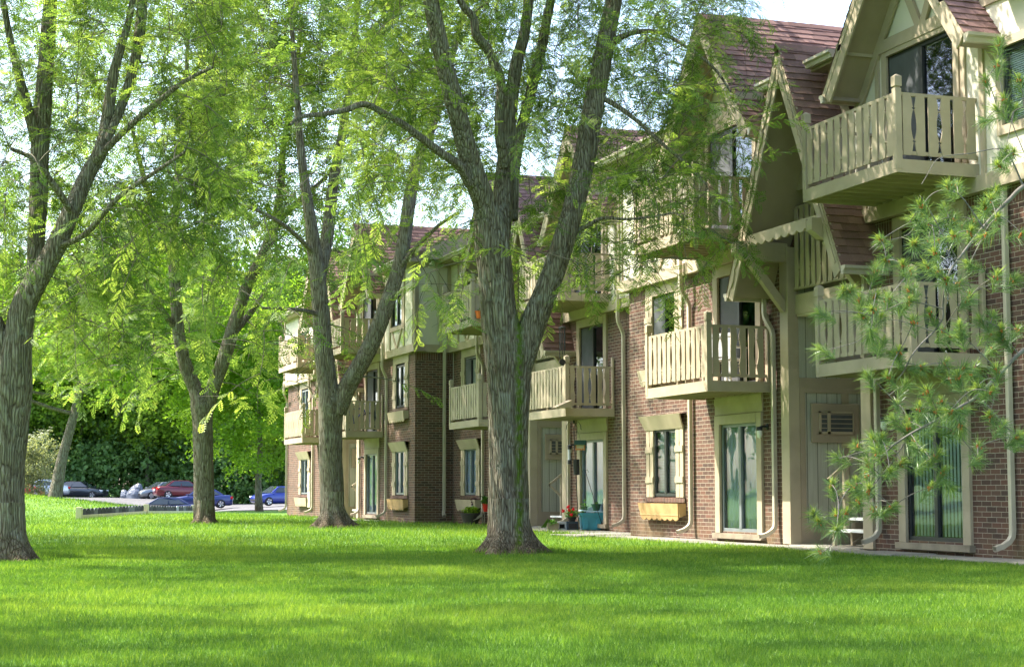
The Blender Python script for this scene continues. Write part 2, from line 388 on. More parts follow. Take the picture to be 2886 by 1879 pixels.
def balcony(X,proj,ya,yb,zf,zt,zrail,zpost,label=None):
    """a deck with fascia between ya (near end) and yb; zf/zt bottom/top of fascia"""
    x0=X-proj; mb=MB()
    t=.045
    mb.box(x0,x0+t,ya,yb,zf,zt); mb.box(x0+t,X-.02,ya,ya+t,zf,zt); mb.box(x0+t,X-.02,yb-t,yb,zf,zt)
    mb.box(x0+t,X-.03,ya+t,yb-t,zt-.045,zt-.005,1)
    y=ya+.22
    while y<yb-.1: mb.box(x0+t,X-.03,y,y+.04,zf+.012,zt-.045,1); y+=.30
    b=P(mb,'balcony',[M['trim'],M['trim']])
    if label: b['label']=label
    zb=zt+.075
    # long front railing
    r=MB(); r.box(x0+.02,x0+.075,ya+.05,yb-.05,zrail-.045,zrail); r.box(x0+.03,x0+.07,ya+.05,yb-.05,zb,zb+.05); r.box(x0+.035,x0+.065,(ya+yb)/2-.02,(ya+yb)/2+.02,zt,zb)
    balusters(r,(x0+.012,ya+.09,0),(0,1,0),(1,0,0),yb-ya-.18,zb-.01,zrail-.02,max(6,round((yb-ya)/.43)))
    r.build('railing',M['trim'],b)
    for y in (ya,yb):
        r=MB(); s=1 if y==ya else -1; yy=y+s*.045
        r.box(x0+.06,X-.05,yy-.027,yy+.027,zrail-.047,zrail-.002); r.box(x0+.06,X-.05,yy-.02,yy+.02,zb,zb+.05)
        balusters(r,(x0+.10,yy-.033*s,0),(1,0,0),(0,s,0),proj-.2,zb-.01,zrail-.02,3)
        r.build('railing',M['trim'],b)
        post(b,x0+.045,yy,zt-.14,zpost)
    for y in (ya+.045,yb-.045):
        q=MB(); k=[(y-.05,zt),(y+.05,zt),(y+.05,zpost-.09),(y+.03,zpost-.03),(y,zpost-.01),(y-.03,zpost-.03),(y-.05,zpost-.09)]
        q.prism(k,'x',X-.07,X-.025); q.build('wall_post',M['trim'],b)
    return b

def slider(X,ya,yb,z0,z1,rev,inside,name='sliding_door',trimw=.2,head=.18,sill=True,proud=.05):
    """glazed sliding door or window; rev = which leaf is in front"""
    if ya>yb: ya,yb=yb,ya
    f=MB(); d=.05; xx=X+.012
    f.box(xx,xx+.06,ya,ya+d,z0,z1); f.box(xx,xx+.06,yb-d,yb,z0,z1); f.box(xx,xx+.06,ya+d,yb-d,z1-.06,z1); f.box(xx,xx+.06,ya+d,yb-d,z0,z0+.06)
    ym=(ya+yb)/2; f.box(xx-.012,xx+.05,ym-.045,ym+.045,z0+.06,z1-.06)
    o=P(f,name,M['frame' if inside!='grey' else 'framegrey'])
    g=MB(); g.quad((xx+.03,ya+d,z1-.06),(xx+.03,ym-.04,z1-.06),(xx+.03,ym-.04,z0+.06),(xx+.03,ya+d,z0+.06)); g.build('glass_pane',M['glass'],o)
    g=MB(); g.quad((xx+.02,ym+.04,z1-.06),(xx+.02,yb-d,z1-.06),(xx+.02,yb-d,z0+.06),(xx+.02,ym+.04,z0+.06)); g.build('glass_pane',M['glass'],o)
    xi=xx+.085
    if inside=='blind':
        b=MB(); z=z0+.08
        while z<z1-.05: b.quad((xi,ya-.1,z),(xi,yb+.3,z),(xi+.014,yb+.3,z+.028),(xi+.014,ya-.1,z+.028)); z+=.031
        b.build('blinds',M['blind'],o)
    elif inside=='grey':
        b=MB(); n=60; ys_=[ya-.1+(yb-ya+.45)*k/n for k in range(n+1)]; xs_=[xi+.012*math.sin(k*1.1)+.006*math.sin(k*2.7) for k in range(n+1)]
        for k in range(n): b.quad((xs_[k],ys_[k],z0+.05),(xs_[k+1],ys_[k+1],z0+.05),(xs_[k+1],ys_[k+1],z1-.05),(xs_[k],ys_[k],z1-.05))
        b.build('curtain',M['sheer'],o,smooth=True)
    elif inside=='vertical':
        b=MB(); y=ya-.1
        while y<yb+.3:
            b.quad((xi,y,z0+.07),(xi+.02,y+.088,z0+.07),(xi+.02,y+.088,z1-.07),(xi,y,z1-.07)); y+=.092
        b.build('blinds',M['curtain'],o)
    elif inside=='screen':
        b=MB(); b.quad((xx-.005,ym+.03,z0+.05),(xx-.005,yb-.03,z0+.05),(xx-.005,yb-.03,z1-.05),(xx-.005,ym+.03,z1-.05)); b.build('insect_screen',M['screen'],o)
    if trimw:
        t=MB(); w=trimw
        t.box(X-proud,X+.085,ya-w,ya,z0-.03,z1+head); t.box(X-proud,X+.085,yb,yb+w,z0-.03,z1+head); t.box(X-proud-.006,X+.085,ya,yb,z1,z1+head)
        t.build('door_trim' if 'door' in name else 'window_trim',M['trim'],o)
    if sill:
        t=MB(); t.box(X-.10,X+.12,ya-trimw-.04,yb+trimw+.04,z0-.13,z0-.035); t.build('sill',M['wood'],o)
    return o

def shuttered(X,ya,yb,z0,z1,inside,header=True,box_lab=None,stain=False):
    """brick-framed window with board shutters, flared header board and scalloped flower-box board"""
    o=slider(X-.01,ya,yb,z0,z1,0,inside,'window',0,0,False)
    for (a,b) in ((ya-.36,ya-.01),(yb+.01,yb+.36)):
        s=MB(); m_=(a+b)/2; x0=X-.035
        for k in (0,1):
            # two boards with a waved slit between them
            u=[(z0-.02),(z0+.25),(z0+.3),(z0+(z1-z0)*.5),(z1-.3),(z1-.25),(z1+.05)]
            e=[.012,.008,.02,.022,.02,.008,.012]
            pts=[((a if k==0 else b),z) for z in (u[0],u[-1])]
            edge=[((m_-ee) if k==0 else (m_+ee),z) for z,ee in zip(u,e)]
            out=[(a,u[0])]+edge+[(a,u[-1])] if k==0 else [(b,u[0])]+edge+[(b,u[-1])]
            s.prism(out,'x',x0,x0+.025)
        s.box(x0+.027,x0+.032,a,b,z0-.02,z1+.05,1)
        for zc in (z0+.33,z1-.42): s.box(x0-.022,x0-.002,a-.008,b+.008,zc-.06,zc+.06)
        s.build('shutter',[M['trim'],M['cream']],o)
    if header:
        h=MB(); n=0; a,b=ya-.36,yb+.36; x=X
        lo=(a-.02,b+.02); hi=(a-.10,b+.10)
        v=[(x-.05,lo[0],z1-.02),(x-.05,lo[1],z1-.02),(x-.17,hi[1],z1+.27),(x-.17,hi[0],z1+.27)]
        h.poly(v); h.poly([(p[0]+.03,p[1],p[2]) for p in v[::-1]])
        for i in range(4):
            j=(i+1)%4; h.poly([v[i],v[j],(v[j][0]+.03,v[j][1],v[j][2]),(v[i][0]+.03,v[i][1],v[i][2])])
        h.poly([(x-.17,hi[0],z1+.27),(x-.17,hi[1],z1+.27),(x-.01,hi[1],z1+.29),(x-.01,hi[0],z1+.29)])
        h.build('header_board',M['trim'],o)
    s=MB(); s.box(X-.045,X+.08,ya-.42,yb+.42,z0-.12,z0-.035); s.build('sill',M['soldier'],o)
    # flower box: flared board with scalloped lower edge
    f=MB(); a,b=ya-.44,yb+.44; zt=z0-.14; zb=z0-.47; n=7; pts=[(a,zt),(b,zt)]
    w=(b-a-.16)/n; cur=b-.08; pts.append((cur,zb+.04))
    for i in range(n):
        for k in range(1,7):
            t=k/6; pts.append((cur-w*t, zb+.035-.045*math.sin(math.pi*t)))
        cur-=w; 
    x0=X-.20
    k=len(f.v); 
    for dx in (0,.025):
        for (y,z) in pts: f.v.append((x0+dx+.05*(zt-z)/.33,y,z))
    N=len(pts); f.f.append(tuple(range(k,k+N))); f.m.append(0); f.f.append(tuple(range(k+2*N-1,k+N-1,-1))); f.m.append(0)
    for i in range(N): j=(i+1)%N; f.f.append((k+i,k+j,k+N+j,k+N+i)); f.m.append(0)
    for yy in (a+.02,b-.045): f.prism([(x0+.02,zt),(X-.01,zt),(X-.01,zb+.1),(x0+.06,zb+.06)],'y',yy,yy+.025)
    f.box(x0+.03,X-.01,a+.05,b-.05,zt-.24,zt-.21)
    q=f.build('flower_box',M['rust' if stain else 'trim'],o)
    return o

def downspout(X,y,ztop,jog=None,foot=-1,stain=False):
    """square rain pipe; jog=(dy,dx,z) bends it higher up; foot kicks it sideways at the ground"""
    pts=[]; x=X-.07
    if jog: dy,dx,z=jog; pts=[(x+dx,y+dy,ztop),(x+dx,y+dy,z+.42),(x+dx*.9,y+dy*.9,z+.32),(x+dx*.1,y+dy*.1,z+.08),(x,y,z)]
    else: pts=[(x,y,ztop)]
    pts+=[(x,y,.42),(x-.01,y,.34),(x-.06,y,.27),(x-.16,y-.0,.21),(x-.30,y-.0,.17)]
    d=MB(); d.tube(pts,.053,4,sq=True,cap=False); 
    P(d,'downspout',M['gutter'],bevel=.008)

def gutter(p0,p1,out,mat='gutter'):
    """K-style gutter from p0 to p1, `out` = unit horizontal direction away from the eave"""
    p0=np.array(p0,float); p1=np.array(p1,float); o=np.array(out,float); up=np.array([0,0,1.0])
    prof=[(0,.0),(0,-.13),(.07,-.13),(.085,-.07),(.125,-.045),(.125,0),(.112,0),(.108,-.035),(.075,-.06),(.06,-.118),(.012,-.118),(.012,0)]
    g=MB(); n=len(prof)
    for p in (p0,p1):
        for (a,b) in prof: g.v.append(tuple(p+o*a+up*b))
    for i in range(n): j=(i+1)%n; g.f.append((i,j,n+j,n+i)); g.m.append(0)
    for b in (0,n): g.f.append((b,b+1,b+2,b+3,b+4,b+5)); g.m.append(0)
    return P(g,'gutter',M[mat])

def gable(X,yc,half,ze,za,name='gable'):
    """steep front gable over a third-floor balcony"""
    x0=X-.7; x1=X+4.0; sl=math.hypot(half,za-ze); th=.16
    w=MB(); hb_=(za-.22-7.99)/(za-.22-ze)*(half-.1); w.poly([(X-.09,yc-hb_,7.99),(X-.09,yc+hb_,7.99),(X-.09,yc,za-.22)]); wall=P(w,'gable_wall',M['cream'])
    # half-timbering on the gable wall
    b=MB(); zb=8.0; hw=(za-zb)/(za-ze)*half-.12
    b.box(X-.16,X-.10,yc-hw-.2,yc+hw+.2,zb-.2,zb)
    up=(0,0,1)
    for sg in (-1,1):
        b.slab((X-.13,yc+sg*.06,zb),(X-.13,yc+sg*.62,zb+(za-zb)*.55),(0,1,0),.17,(1,0,0),.05+.004*sg)
        d=np.array([0,sg*half,-(za-ze)])/sl; nn=np.array([0,(za-ze)*sg,half])/sl
        a=np.array([X-.135,yc,za-.36]); b.slab(a,a+d*(sl-.15),nn,.2,(1,0,0),.045)
    b.build('timber_frame',M['trim'],wall)
    for sg in (-1,1):
        q=MB(); y=yc+sg*(hw+.12); q.prism([(x0+.02,zb-.2),(x0-.02,zb-.12),(x0-.02,zb-.02),(x0+.02,zb+.02),(X-.1,zb+.02),(X-.1,zb-.2)],'y',y-.08,y+.08); q.build('lookout_beam',M['trim'],wall,bevel=.01)
    # roof slopes: deck + shingles
    for sg in (-1,1):
        d=np.array([0,sg*half,-(za-ze)])/sl; nn=np.array([0,(za-ze)*sg,half])/sl
        r=MB(); A=np.array([x0+.03,yc,za]); 
        a=A; bb=A+d*sl; 
        r.poly([a,bb,bb+[x1-x0,0,0],a+[x1-x0,0,0]]); inn=-nn*th
        a_=a+d*(th*(za-ze)/half)
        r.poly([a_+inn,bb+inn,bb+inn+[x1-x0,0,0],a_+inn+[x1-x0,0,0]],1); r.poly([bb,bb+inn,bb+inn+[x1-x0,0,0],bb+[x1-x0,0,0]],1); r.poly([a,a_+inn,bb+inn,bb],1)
        s=P(r,'roof_slope',[M['shingle'],M['trimbrown']])
        k=MB(); shingles(k,A+nn*.003-np.array([.06,0,0]),(1,0,0),x1-x0,d,sl+.03,nn); k.build('shingles',M['shingle'],s)
        bg=MB(); c=A+np.array([-.02,0,0])-nn*.14; bg.slab(c+d*.12-[.003*sg,0,0],c+d*(sl+.02)-[.003*sg,0,0],nn,.27,(1,0,0),.035); bg.slab(c+nn*.09-[.02,0,0],c+nn*.09+d*(sl+.02)-[.02,0,0],nn,.09,(1,0,0),.02)
        bg.build('bargeboard',M['trim'],s)
        y=yc+sg*(half+.0); gutter((x0-.02,y,ze-.01),(X+.22,y,ze-.01),(0,sg,0))
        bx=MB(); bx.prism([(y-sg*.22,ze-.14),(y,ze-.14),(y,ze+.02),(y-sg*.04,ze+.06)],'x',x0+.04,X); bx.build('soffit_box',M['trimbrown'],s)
    rc=MB(); x=x0-.05
    while x<x1-.2:
        j=random.uniform(-.004,.004)
        for sg in (-1,1):
            d=np.array([0,sg*half,-(za-ze)])/sl; nn=np.array([0,(za-ze)*sg,half])/sl
            a=np.array([x,yc,za+.035+j]); b2=a+d*.14+nn*.004; rc.quad(a,b2,b2+[.27,0,0],a+[.27,0,0]-np.array([0,0,.008]))
        x+=.24
    P(rc,'ridge_caps',M['shingle'])

def aframe(X,c,full=True):
    """tall A-shaped roof over the recessed stair entry"""
    x0=X-.8; za=8.42; zb=4.42; half=2.0; H=za-zb; sl=math.hypot(half,H)
    for sg in (-1,1):
        d=np.array([0,sg*half,-H])/sl; nn=np.array([0,H*sg,half])/sl; A=np.array([x0+.03,c,za]); th=.14
        r=MB()
        # slab reaches far back at the top, only to the wall lower down
        def S(t,x): return A+d*t+np.array([x-x0,0,0])
        out=[(0,X+1.6),(.9,X+1.5),(1.0,X+.35),(sl,X+.02)]
        top=[S(0,x0)]+[S(t,x) for t,x in out]+[S(sl,x0)]
        sh=d*(th*H/half); ins=[p-nn*th+(sh if i<2 else 0) for i,p in enumerate(top)]
        r.poly(top); r.poly(ins[::-1],1)
        for i in range(1,len(top)): j=(i+1)%len(top); r.poly([top[i],top[j],ins[j],ins[i]],1)
        s=P(r,'entry_roof_slope',[M['shingle'],M['trimbrown']])
        k=MB(); shingles(k,A+nn*.003-np.array([.06,0,0]),(1,0,0),1.12,d,sl+.02,nn); shingles(k,A+nn*.003+np.array([1.06,0,0]),(1,0,0),1.0,d,.95,nn); k.build('shingles',M['shingle'],s)
        bg=MB(); cc=A+np.array([-.03-.004*sg,0,0])-nn*.10; bg.slab(cc+d*.16-nn*.03,cc-nn*.03+d*(sl+.03),nn,.28,(1,0,0),.035)
        # scalloped inner strip
        c2=cc-nn*.035+np.array([-.02,0,0])+d*.25; n=int((sl-.3)/.36)
        for i in range(n):
            a=c2+d*(i*.36+.12); pts=[a-nn*.0]
            ring=[a+nn*.03,a+d*.34+nn*.03]+[a+d*(.34*(1-t))-nn*(.035*math.sin(math.pi*t)) for t in (0,.25,.5,.75,1)]
            bg.poly(ring); bg.poly([p-np.array([.018,0,0]) for p in ring])
            for u in range(len(ring)): p,q=ring[u],ring[(u+1)%len(ring)]; bg.poly([p,q,q-[.018,0,0],p-[.018,0,0]])
        bg.slab(c2+nn*.065,c2+nn*.065+d*(sl-.22),nn,.05,(1,0,0),.02)
        bg.build('bargeboard',M['trim'],s)
        e=A+d*sl; gutter((x0-.03,e[1],e[2]+.02),(X+.0,e[1],e[2]+.02),(0,sg,0))
    rc=MB(); x=x0-.05
    while x<X+1.4:
        for sg in (-1,1):
            d=np.array([0,sg*half,-H])/sl; a=np.array([x,c,za+.05]); b2=a+d*.16+np.array([0,sg*.01,0]); rc.quad(a,b2,b2+[.27,0,0],a+[.27,0,-.008])
        x+=.24
    P(rc,'ridge_caps',M['shingle'])
    # scalloped collar beam
    yL,yR=c+1.53,c-1.53; z1=5.36; z0=5.22; pts=[(yR,z1),(yL,z1),(yL,z0)]; n=10; w=(yL-yR-.3)/n; cur=yL-.15; pts.append((cur,z0-.02))
    for i in range(n):
        for k in range(1,6): t=k/5; pts.append((cur-w*t,z0-.02-.055*math.sin(math.pi*t)))
        cur-=w
    pts.append((yR,z0)); mb=MB(); mb.prism(pts,'x',x0-.0,x0+.04); P(mb,'collar_beam',M['trim'])
    for sg in (-1,1):
        y=c+sg*1.34; b=MB()
        b.prism([(x0-.2,5.26),(X-.02,5.26),(X-.02,4.95),(x0-.02,4.95),(x0-.2,5.08)],'y',y-.1,y+.1)
        br=MB(); br.slab((x0+.10,y,4.96),(X-.03,y,4.12),(.7,0,.7),.15,(0,1,0),.13)
        o=P(b,'bracket_beam',M['trim'],bevel=.01); br.build('brace',M['trim'],o,bevel=.006)

def recess(X,c,ac_color=None):
    """recessed stair entry: posts, side walls, landing with railing, AC unit"""
    h=1.2; dp=1.65
    for sg in (-1,1):
        mb=MB(); mb.box(X-.05,X+.16,c+sg*h,c+sg*(h+.29),.05,5.2); P(mb,'entry_post',M['trim'],bevel=.006)
    # side walls of the recess (grooved siding), the far one faces the lawn view
    for sg in (-1,1):
        y=c+sg*(h+.02); w=MB(); w.quad((X+.16,y,0),(X+dp,y,0),(X+dp,y,8.0),(X+.16,y,8.0)); sw=P(w,'entry_side_wall',M['siding'])
        t=MB(); a=y-sg*.03
        for (x0,x1,z0,z1) in ((.16,dp,.05,.42),(.16,.26,.42,2.66),(.98,1.12,.42,1.80),(.98,1.12,2.48,2.66),(.98,1.12,2.92,4.0),(.16,dp,2.66,2.92),(dp-.12,dp,.42,2.66)):
            t.box(X+x0,X+x1,a,y,z0,z1)
        t.build('wall_frame',M['trimbrown'],sw)
        if sg==1:
            u=MB(); b=a-.04; u.box(X+.36,X+1.30,b,a-.002,1.80,2.48); u.build('unit_surround',M['trimbrown'],sw,bevel=.01)
            g=MB(); zz0,zz1=1.95,2.34; xx0,xx1=X+.50,X+1.18; d=b-.03
            g.box(xx0,xx1,d,b-.002,zz1-.03,zz1); g.box(xx0,xx1,d,b-.002,zz0,zz0+.04); g.box(xx0,xx0+.04,d,b-.002,zz0,zz1); g.box(xx1-.02,xx1,d,b-.002,zz0,zz1); g.box(xx0+.16,xx0+.22,d,b-.002,zz0,zz1)
            for z in (2.05,2.13,2.21,2.29): g.box(xx0+.04,xx1-.02,d+.004,d+.012,z-.006,z+.006)
            g.build('air_conditioner',M['trim'],sw); q=MB(); q.quad((xx0+.03,d+.02,zz0+.03),(xx1-.02,d+.02,zz0+.03),(xx1-.02,d+.02,zz1-.02),(xx0+.03,d+.02,zz1-.02)); q.build('grille_mesh',M['screen'],sw)
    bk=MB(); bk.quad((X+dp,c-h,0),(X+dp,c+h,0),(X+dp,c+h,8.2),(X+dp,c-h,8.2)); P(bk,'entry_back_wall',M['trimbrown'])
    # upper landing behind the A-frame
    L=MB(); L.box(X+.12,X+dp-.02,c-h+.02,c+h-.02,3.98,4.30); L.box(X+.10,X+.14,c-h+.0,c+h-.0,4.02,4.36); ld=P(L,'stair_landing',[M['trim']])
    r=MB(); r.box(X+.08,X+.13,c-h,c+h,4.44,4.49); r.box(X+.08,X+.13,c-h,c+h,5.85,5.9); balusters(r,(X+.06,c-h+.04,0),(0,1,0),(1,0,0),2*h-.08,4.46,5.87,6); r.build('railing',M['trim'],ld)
    # brown sheet standing in for the dark interior above the landing
    w=MB(); w.box(X+.5,X+.54,c-h+.02,c+h-.02,4.31,6.6); w.build('dark_opening_sheet',M['trimbrown'],ld)
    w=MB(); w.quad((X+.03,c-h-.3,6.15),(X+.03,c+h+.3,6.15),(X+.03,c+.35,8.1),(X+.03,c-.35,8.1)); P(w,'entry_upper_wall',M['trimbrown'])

def steps(X,c):
    """white open-tread wooden steps with a folding handrail inside the recess"""
    o=thing('entry_steps',(X+.9,c+.4,.04),'','steps')
    for i,(xa,z) in enumerate(((.18,.33),(.52,.52),(.86,.71),(1.20,.90))):
        t=MB(); t.box(X+xa,X+xa+.36,c-.85,c+.28,z-.045,z); t.build('tread',M['white'],o,bevel=.006)
        for yy in (c+.20,c-.80): k=MB(); k.box(X+xa+.05,X+xa+.11,yy,yy+.06,.05,z-.045); k.build('leg',M['trim'],o)
    s=MB(); s.prism([(X+.3,.12),(X+.42,.12),(X+1.55,.72),(X+1.55,.84)],'y',c-.3,c-.26); s.build('stringer',M['wood'],o)
    h=MB(); y=c+.27; h.slab((X+.15,y,1.13),(X+.64,y,1.50),(0,0,1),.07,(0,1,0),.05); h.slab((X+.15,y,1.13),(X+.48,y,.84),(0,0,1),.07,(0,1,0),.05); h.box(X+.46,X+.54,y-.04,y+.04,.30,1.38); h.box(X+1.10,X+1.18,y-.04,y+.04,.7,1.9)
    h.build('handrail',M['trim'],o)
    return o

def lamp(X,y,z):
    m=MB(); m.tube([(X-.02,y,z+.05),(X-.10,y,z+.055),(X-.17,y,z+.03)],.022,8); m.lathe([(0,.07),(.05,.065),(.055,.03),(.055,-.0)],(X-.17,y,z-.02),12); m.ball((X-.02,y,z+.05),.06,sq=(.3,1,1)); o=P(m,'wall_lamp',M['black'],smooth=True)
    g=MB(); g.lathe([(.048,0),(.05,-.06),(.04,-.12),(0,-.14)],(X-.17,y,z-.02),12); g.build('lamp_globe',M['opal'],o,smooth=True)

def side(X,c,sg,o):
    """one flat's strip of facade on side sg of the entry; o holds what differs"""
    Y=lambda s: c+sg*s
    end=o.get('end',8.35); sd=o.get('door',(2.45,3.97)); w0,w1=o.get('win',(5.97,7.06)); pipe=o.get('pipe',5.19)
    ops=[(Y(sd[0]),Y(sd[1]),.22,2.2),(Y(sd[0]-.02),Y(sd[1]+.02),2.9,4.98)]
    has=o.get('window',True)
    if has: ops+=[(Y(w0-.38),Y(w1+.38),.84,2.28),(Y(w0-.38),Y(w1+.38),3.56,5.2)]
    mb=MB(); wallgrid(mb,X,Y(1.49),Y(end),-.3,4.96,ops,0)
    wallgrid(mb,X,Y(1.49),Y(end),4.96,5.2,[(a,b,4.96,5.2) for a,b,q,r in ops if r>5.1],1)
    if sg<0 or o.get('endwall'):
        pass
    P(mb,'brick_wall',[M['brick'],M['soldier']])
    dk=MB(); dk.box(X+.75,X+.8,Y(1.5),Y(end-.05),-.1,8.0); P(dk,'room_backing',M['dark'])  # near-black sheet stands in for the shade inside the rooms
    # ground floor
    slider(X,Y(sd[0]),Y(sd[1]),.22,2.2,0,o.get('gf_in','vertical'),trimw=.19,head=.17)
    bd=MB(); bd.box(X-.03,X+.0,Y(sd[0]-.2),Y(sd[1]+.2),2.38,2.72); bd.box(X-.045,X-.031,Y(sd[0]-.2),Y(sd[1]+.2),2.56,2.69); P(bd,'door_head_boards',M['trim'])
    slider(X,Y(sd[0]-.02),Y(sd[1]+.02),2.9,4.98,0,o.get('l2_in','screen'),trimw=.19,head=.2,sill=False)
    if has:
        shuttered(X,Y(w0) if sg>0 else Y(w1),Y(w1) if sg>0 else Y(w0),.86,2.22,o.get('w1','blind'),True,stain=o.get('stain',False))
        shuttered(X,Y(w0) if sg>0 else Y(w1),Y(w1) if sg>0 else Y(w0),3.58,4.90,o.get('w2','screen'),False)
        hb=MB(); hb.box(X-.02,X+.05,Y(w0-.38),Y(w1+.38),4.955,5.2); P(hb,'header_panel',M['trim'])
    lamp(X,Y(2.08),2.05)
    # third floor: panels and half-timbering
    e3=end+o.get('over3',.32); X3=X-.10
    d3=(2.3,4.12); ops3=[(Y(d3[0]),Y(d3[1]),5.62,7.72)]; wl=o.get('l3win')
    if wl: ops3.append((Y(wl[0]),Y(wl[1]),wl[2],wl[3]))
    mb=MB(); wallgrid(mb,X3,Y(1.25),Y(e3),5.42,8.0,ops3,0); mb.quad((X3,Y(1.5),5.2),(X3,Y(e3),5.2),(X+.3,Y(e3),5.2),(X+.3,Y(1.5),5.2),1)
    up=P(mb,'panel_wall',[M['cream'],M['trim']])
    t=MB(); xa=X3-.035
    t.box(X3-.06,X3+.05,Y(1.49),Y(e3+.03),5.19,5.42)
    for s in [1.5,1.95]+o.get('studs',[4.35,4.95])+[e3-.09]: t.box(xa,X3,Y(s),Y(s+.11),5.42,7.95)
    t.box(xa-.004,X3,Y(1.5),Y(e3),7.82,8.0)
    if wl:
        a,b=wl[0],wl[1]; t.box(xa-.012,X3+.01,Y(a-.13),Y(a),wl[2]-.13,wl[3]+.13); t.box(xa-.012,X3+.01,Y(b),Y(b+.13),wl[2]-.13,wl[3]+.13); t.box(xa-.015,X3+.01,Y(a),Y(b),wl[3],wl[3]+.13); t.box(xa-.015,X3+.01,Y(a),Y(b),wl[2]-.13,wl[2])
        if o.get('vbrace',True):
            m=(a+b)/2; zt=wl[2]-.14
            for k in (-1,1): t.slab((xa+.012,Y(m+k*.05),5.43),(xa+.012,Y(m+k*(b-a)*.42),zt),(0,1,0),.12,(1,0,0),.03+.004*k)
            for s in (a-.24,b+.13): t.box(xa-.002,X3,Y(s),Y(s+.11),5.42,7.9)
    t.build('timber_frame',M['trim'],up)
    slider(X3,Y(d3[0]),Y(d3[1]),5.62,7.72,0,o.get('l3_in','screen'),trimw=.14,head=.28,sill=False,proud=.04)
    if wl: slider(X3,Y(wl[0]),Y(wl[1]),wl[2],wl[3],0,o.get('l3w','blind'),'window',0,0,False)
    # eave
    
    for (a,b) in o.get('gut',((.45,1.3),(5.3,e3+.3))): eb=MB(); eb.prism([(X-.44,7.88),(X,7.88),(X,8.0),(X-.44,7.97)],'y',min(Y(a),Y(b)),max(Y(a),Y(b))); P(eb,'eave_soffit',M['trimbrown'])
    for (a,b) in o.get('gut',((.45,1.3),(5.3,e3+.3))):
        es=MB(); es.prism([(X-.46,7.98),(X+.1,8.21),(X+.1,8.27),(X-.46,8.045)],'y',min(Y(a),Y(b)),max(Y(a),Y(b))); P(es,'eave_roof',M['shingle'])
        gutter((X-.46,min(Y(a),Y(b)),8.06),(X-.46,max(Y(a),Y(b)),8.06),(-1,0,0))
    gable(X,Y(3.3),1.97,7.3,9.84)
    b2=o.get('b2',(1.93,4.63)); b3=o.get('b3',(1.97,4.67))
    balcony(X,1.25,min(Y(b2[0]),Y(b2[1])),max(Y(b2[0]),Y(b2[1])),2.70,2.89,3.88,4.12,o.get('b2lab'))
    balcony(X,1.45,min(Y(b3[0]),Y(b3[1])),max(Y(b3[0]),Y(b3[1])),5.40,5.59,6.55,6.80,o.get('b3lab'))
    downspout(X,Y(pipe),5.7,(0.05*sg,-.16,4.55) if o.get('jog',True) else None)
    downspout(X,Y(1.72),4.45,(.22,-.05,3.7))

def block(X,c,oR,oL):
    side(X,c,-1,oR); side(X,c,1,oL); recess(X,c); aframe(X,c)
    # main roof
    e0=c-oR.get('end',8.35)-.5; e1=c+oL.get('end',8.35)+.5
    r=MB(); r.poly([(X-.04,e0,8.2),(X-.04,e1,8.2),(X+6,e1,10.8),(X+6,e0,10.8)]); r.poly([(X+12,e0,8.07),(X+12,e1,8.07),(X+6,e1,10.8),(X+6,e0,10.8)][::-1])
    r.poly([(X-.45,e0,8.0),(X-.45,e0,8.07),(X+6,e0,10.8),(X+12,e0,8.07),(X+12,e0,8.0)],1); r.poly([(X-.45,e1,8.0),(X-.45,e1,8.07),(X+6,e1,10.8),(X+12,e1,8.07),(X+12,e1,8.0)],1)
    P(r,'main_roof',[M['shingle'],M['trim']])

CA_,CB_,CC_=25.37,42.05,58.75
block(XF,CA_,dict(end=9.5,window=False,l3win=(5.3,7.2,6.02,7.12),vbrace=False,studs=[4.3,4.75],gut=((.45,1.3),(5.4,9.5)),gf_in='vertical',l2_in='screen',jog=False,l3w='blind'),
          dict(l3win=(5.95,7.25,6.12,7.15),w1='blind',w2='screen',gf_in='grey',stain=True,l3_in='screen'))
block(XB,CB_,dict(window=False,gf_in='grey',end=8.2,pipe=5.3),
          dict(l3win=(5.95,7.25,6.12,7.15),w1='grey',w2='screen',end=8.3))
block(XF,CC_,dict(l3win=(5.95,7.25,6.12,7.15),win=(6.2,7.25),w1='grey',w2='blind',gf_in='grey',stain=True),
          dict(end=10.6,win=(6.65,7.9),pipe=5.6,l3win=(6.6,7.95,6.12,7.15),b2=(2.0,5.2),b3=(2.0,5.4),w1='grey',w2='grey',gut=((.45,1.3),(5.3,10.9))))
downspout(XF,CC_+10.5,5.3,(-.3,-.2,4.55)); 
# wall returns where the blocks step
def ret(y,x0,x1,name):
    mb=MB(); mb.quad((x0,y,-.3),(x1,y,-.3),(x1,y,4.96),(x0,y,4.96),0); mb.quad((x0,y,4.96),(x1,y,4.96),(x1,y,5.2),(x0,y,5.2),1); P(mb,name,[M['brick'],M['soldier']])
    sgn=-1 if y>40 else 1; yy=y+sgn*.08
    u=MB(); u.quad((x0-.1,yy,5.42),(x1,yy,5.42),(x1,yy,8.0),(x0-.1,yy,8.0),0); o=P(u,'panel_wall',[M['cream']])
    t=MB(); t.box(x0-.15,x1,yy+sgn*.03,yy-sgn*.03,5.19,5.42); 
    for x in (x0-.13,x1-.22): t.box(x,x+.2,yy+sgn*.03,yy-sgn*.002,5.42,7.9)
    t.box(x0-.13,x1,yy+sgn*.034,yy-sgn*.002,7.8,8.0); t.build('timber_frame',M['trim'],o)
ret(CC_-8.35,XF,XB,'brick_wall'); ret(CA_+8.35,XF,XB,'brick_wall')
mb=MB(); y=CC_-8.35; mb.tube([(15.2,y-.09,5.35),(15.2,y-.09,.42),(15.17,y-.13,.3),(15.15,y-.3,.22)],.062,4,sq=True,cap=False); P(mb,'downspout',M['gutter'],bevel=.008)
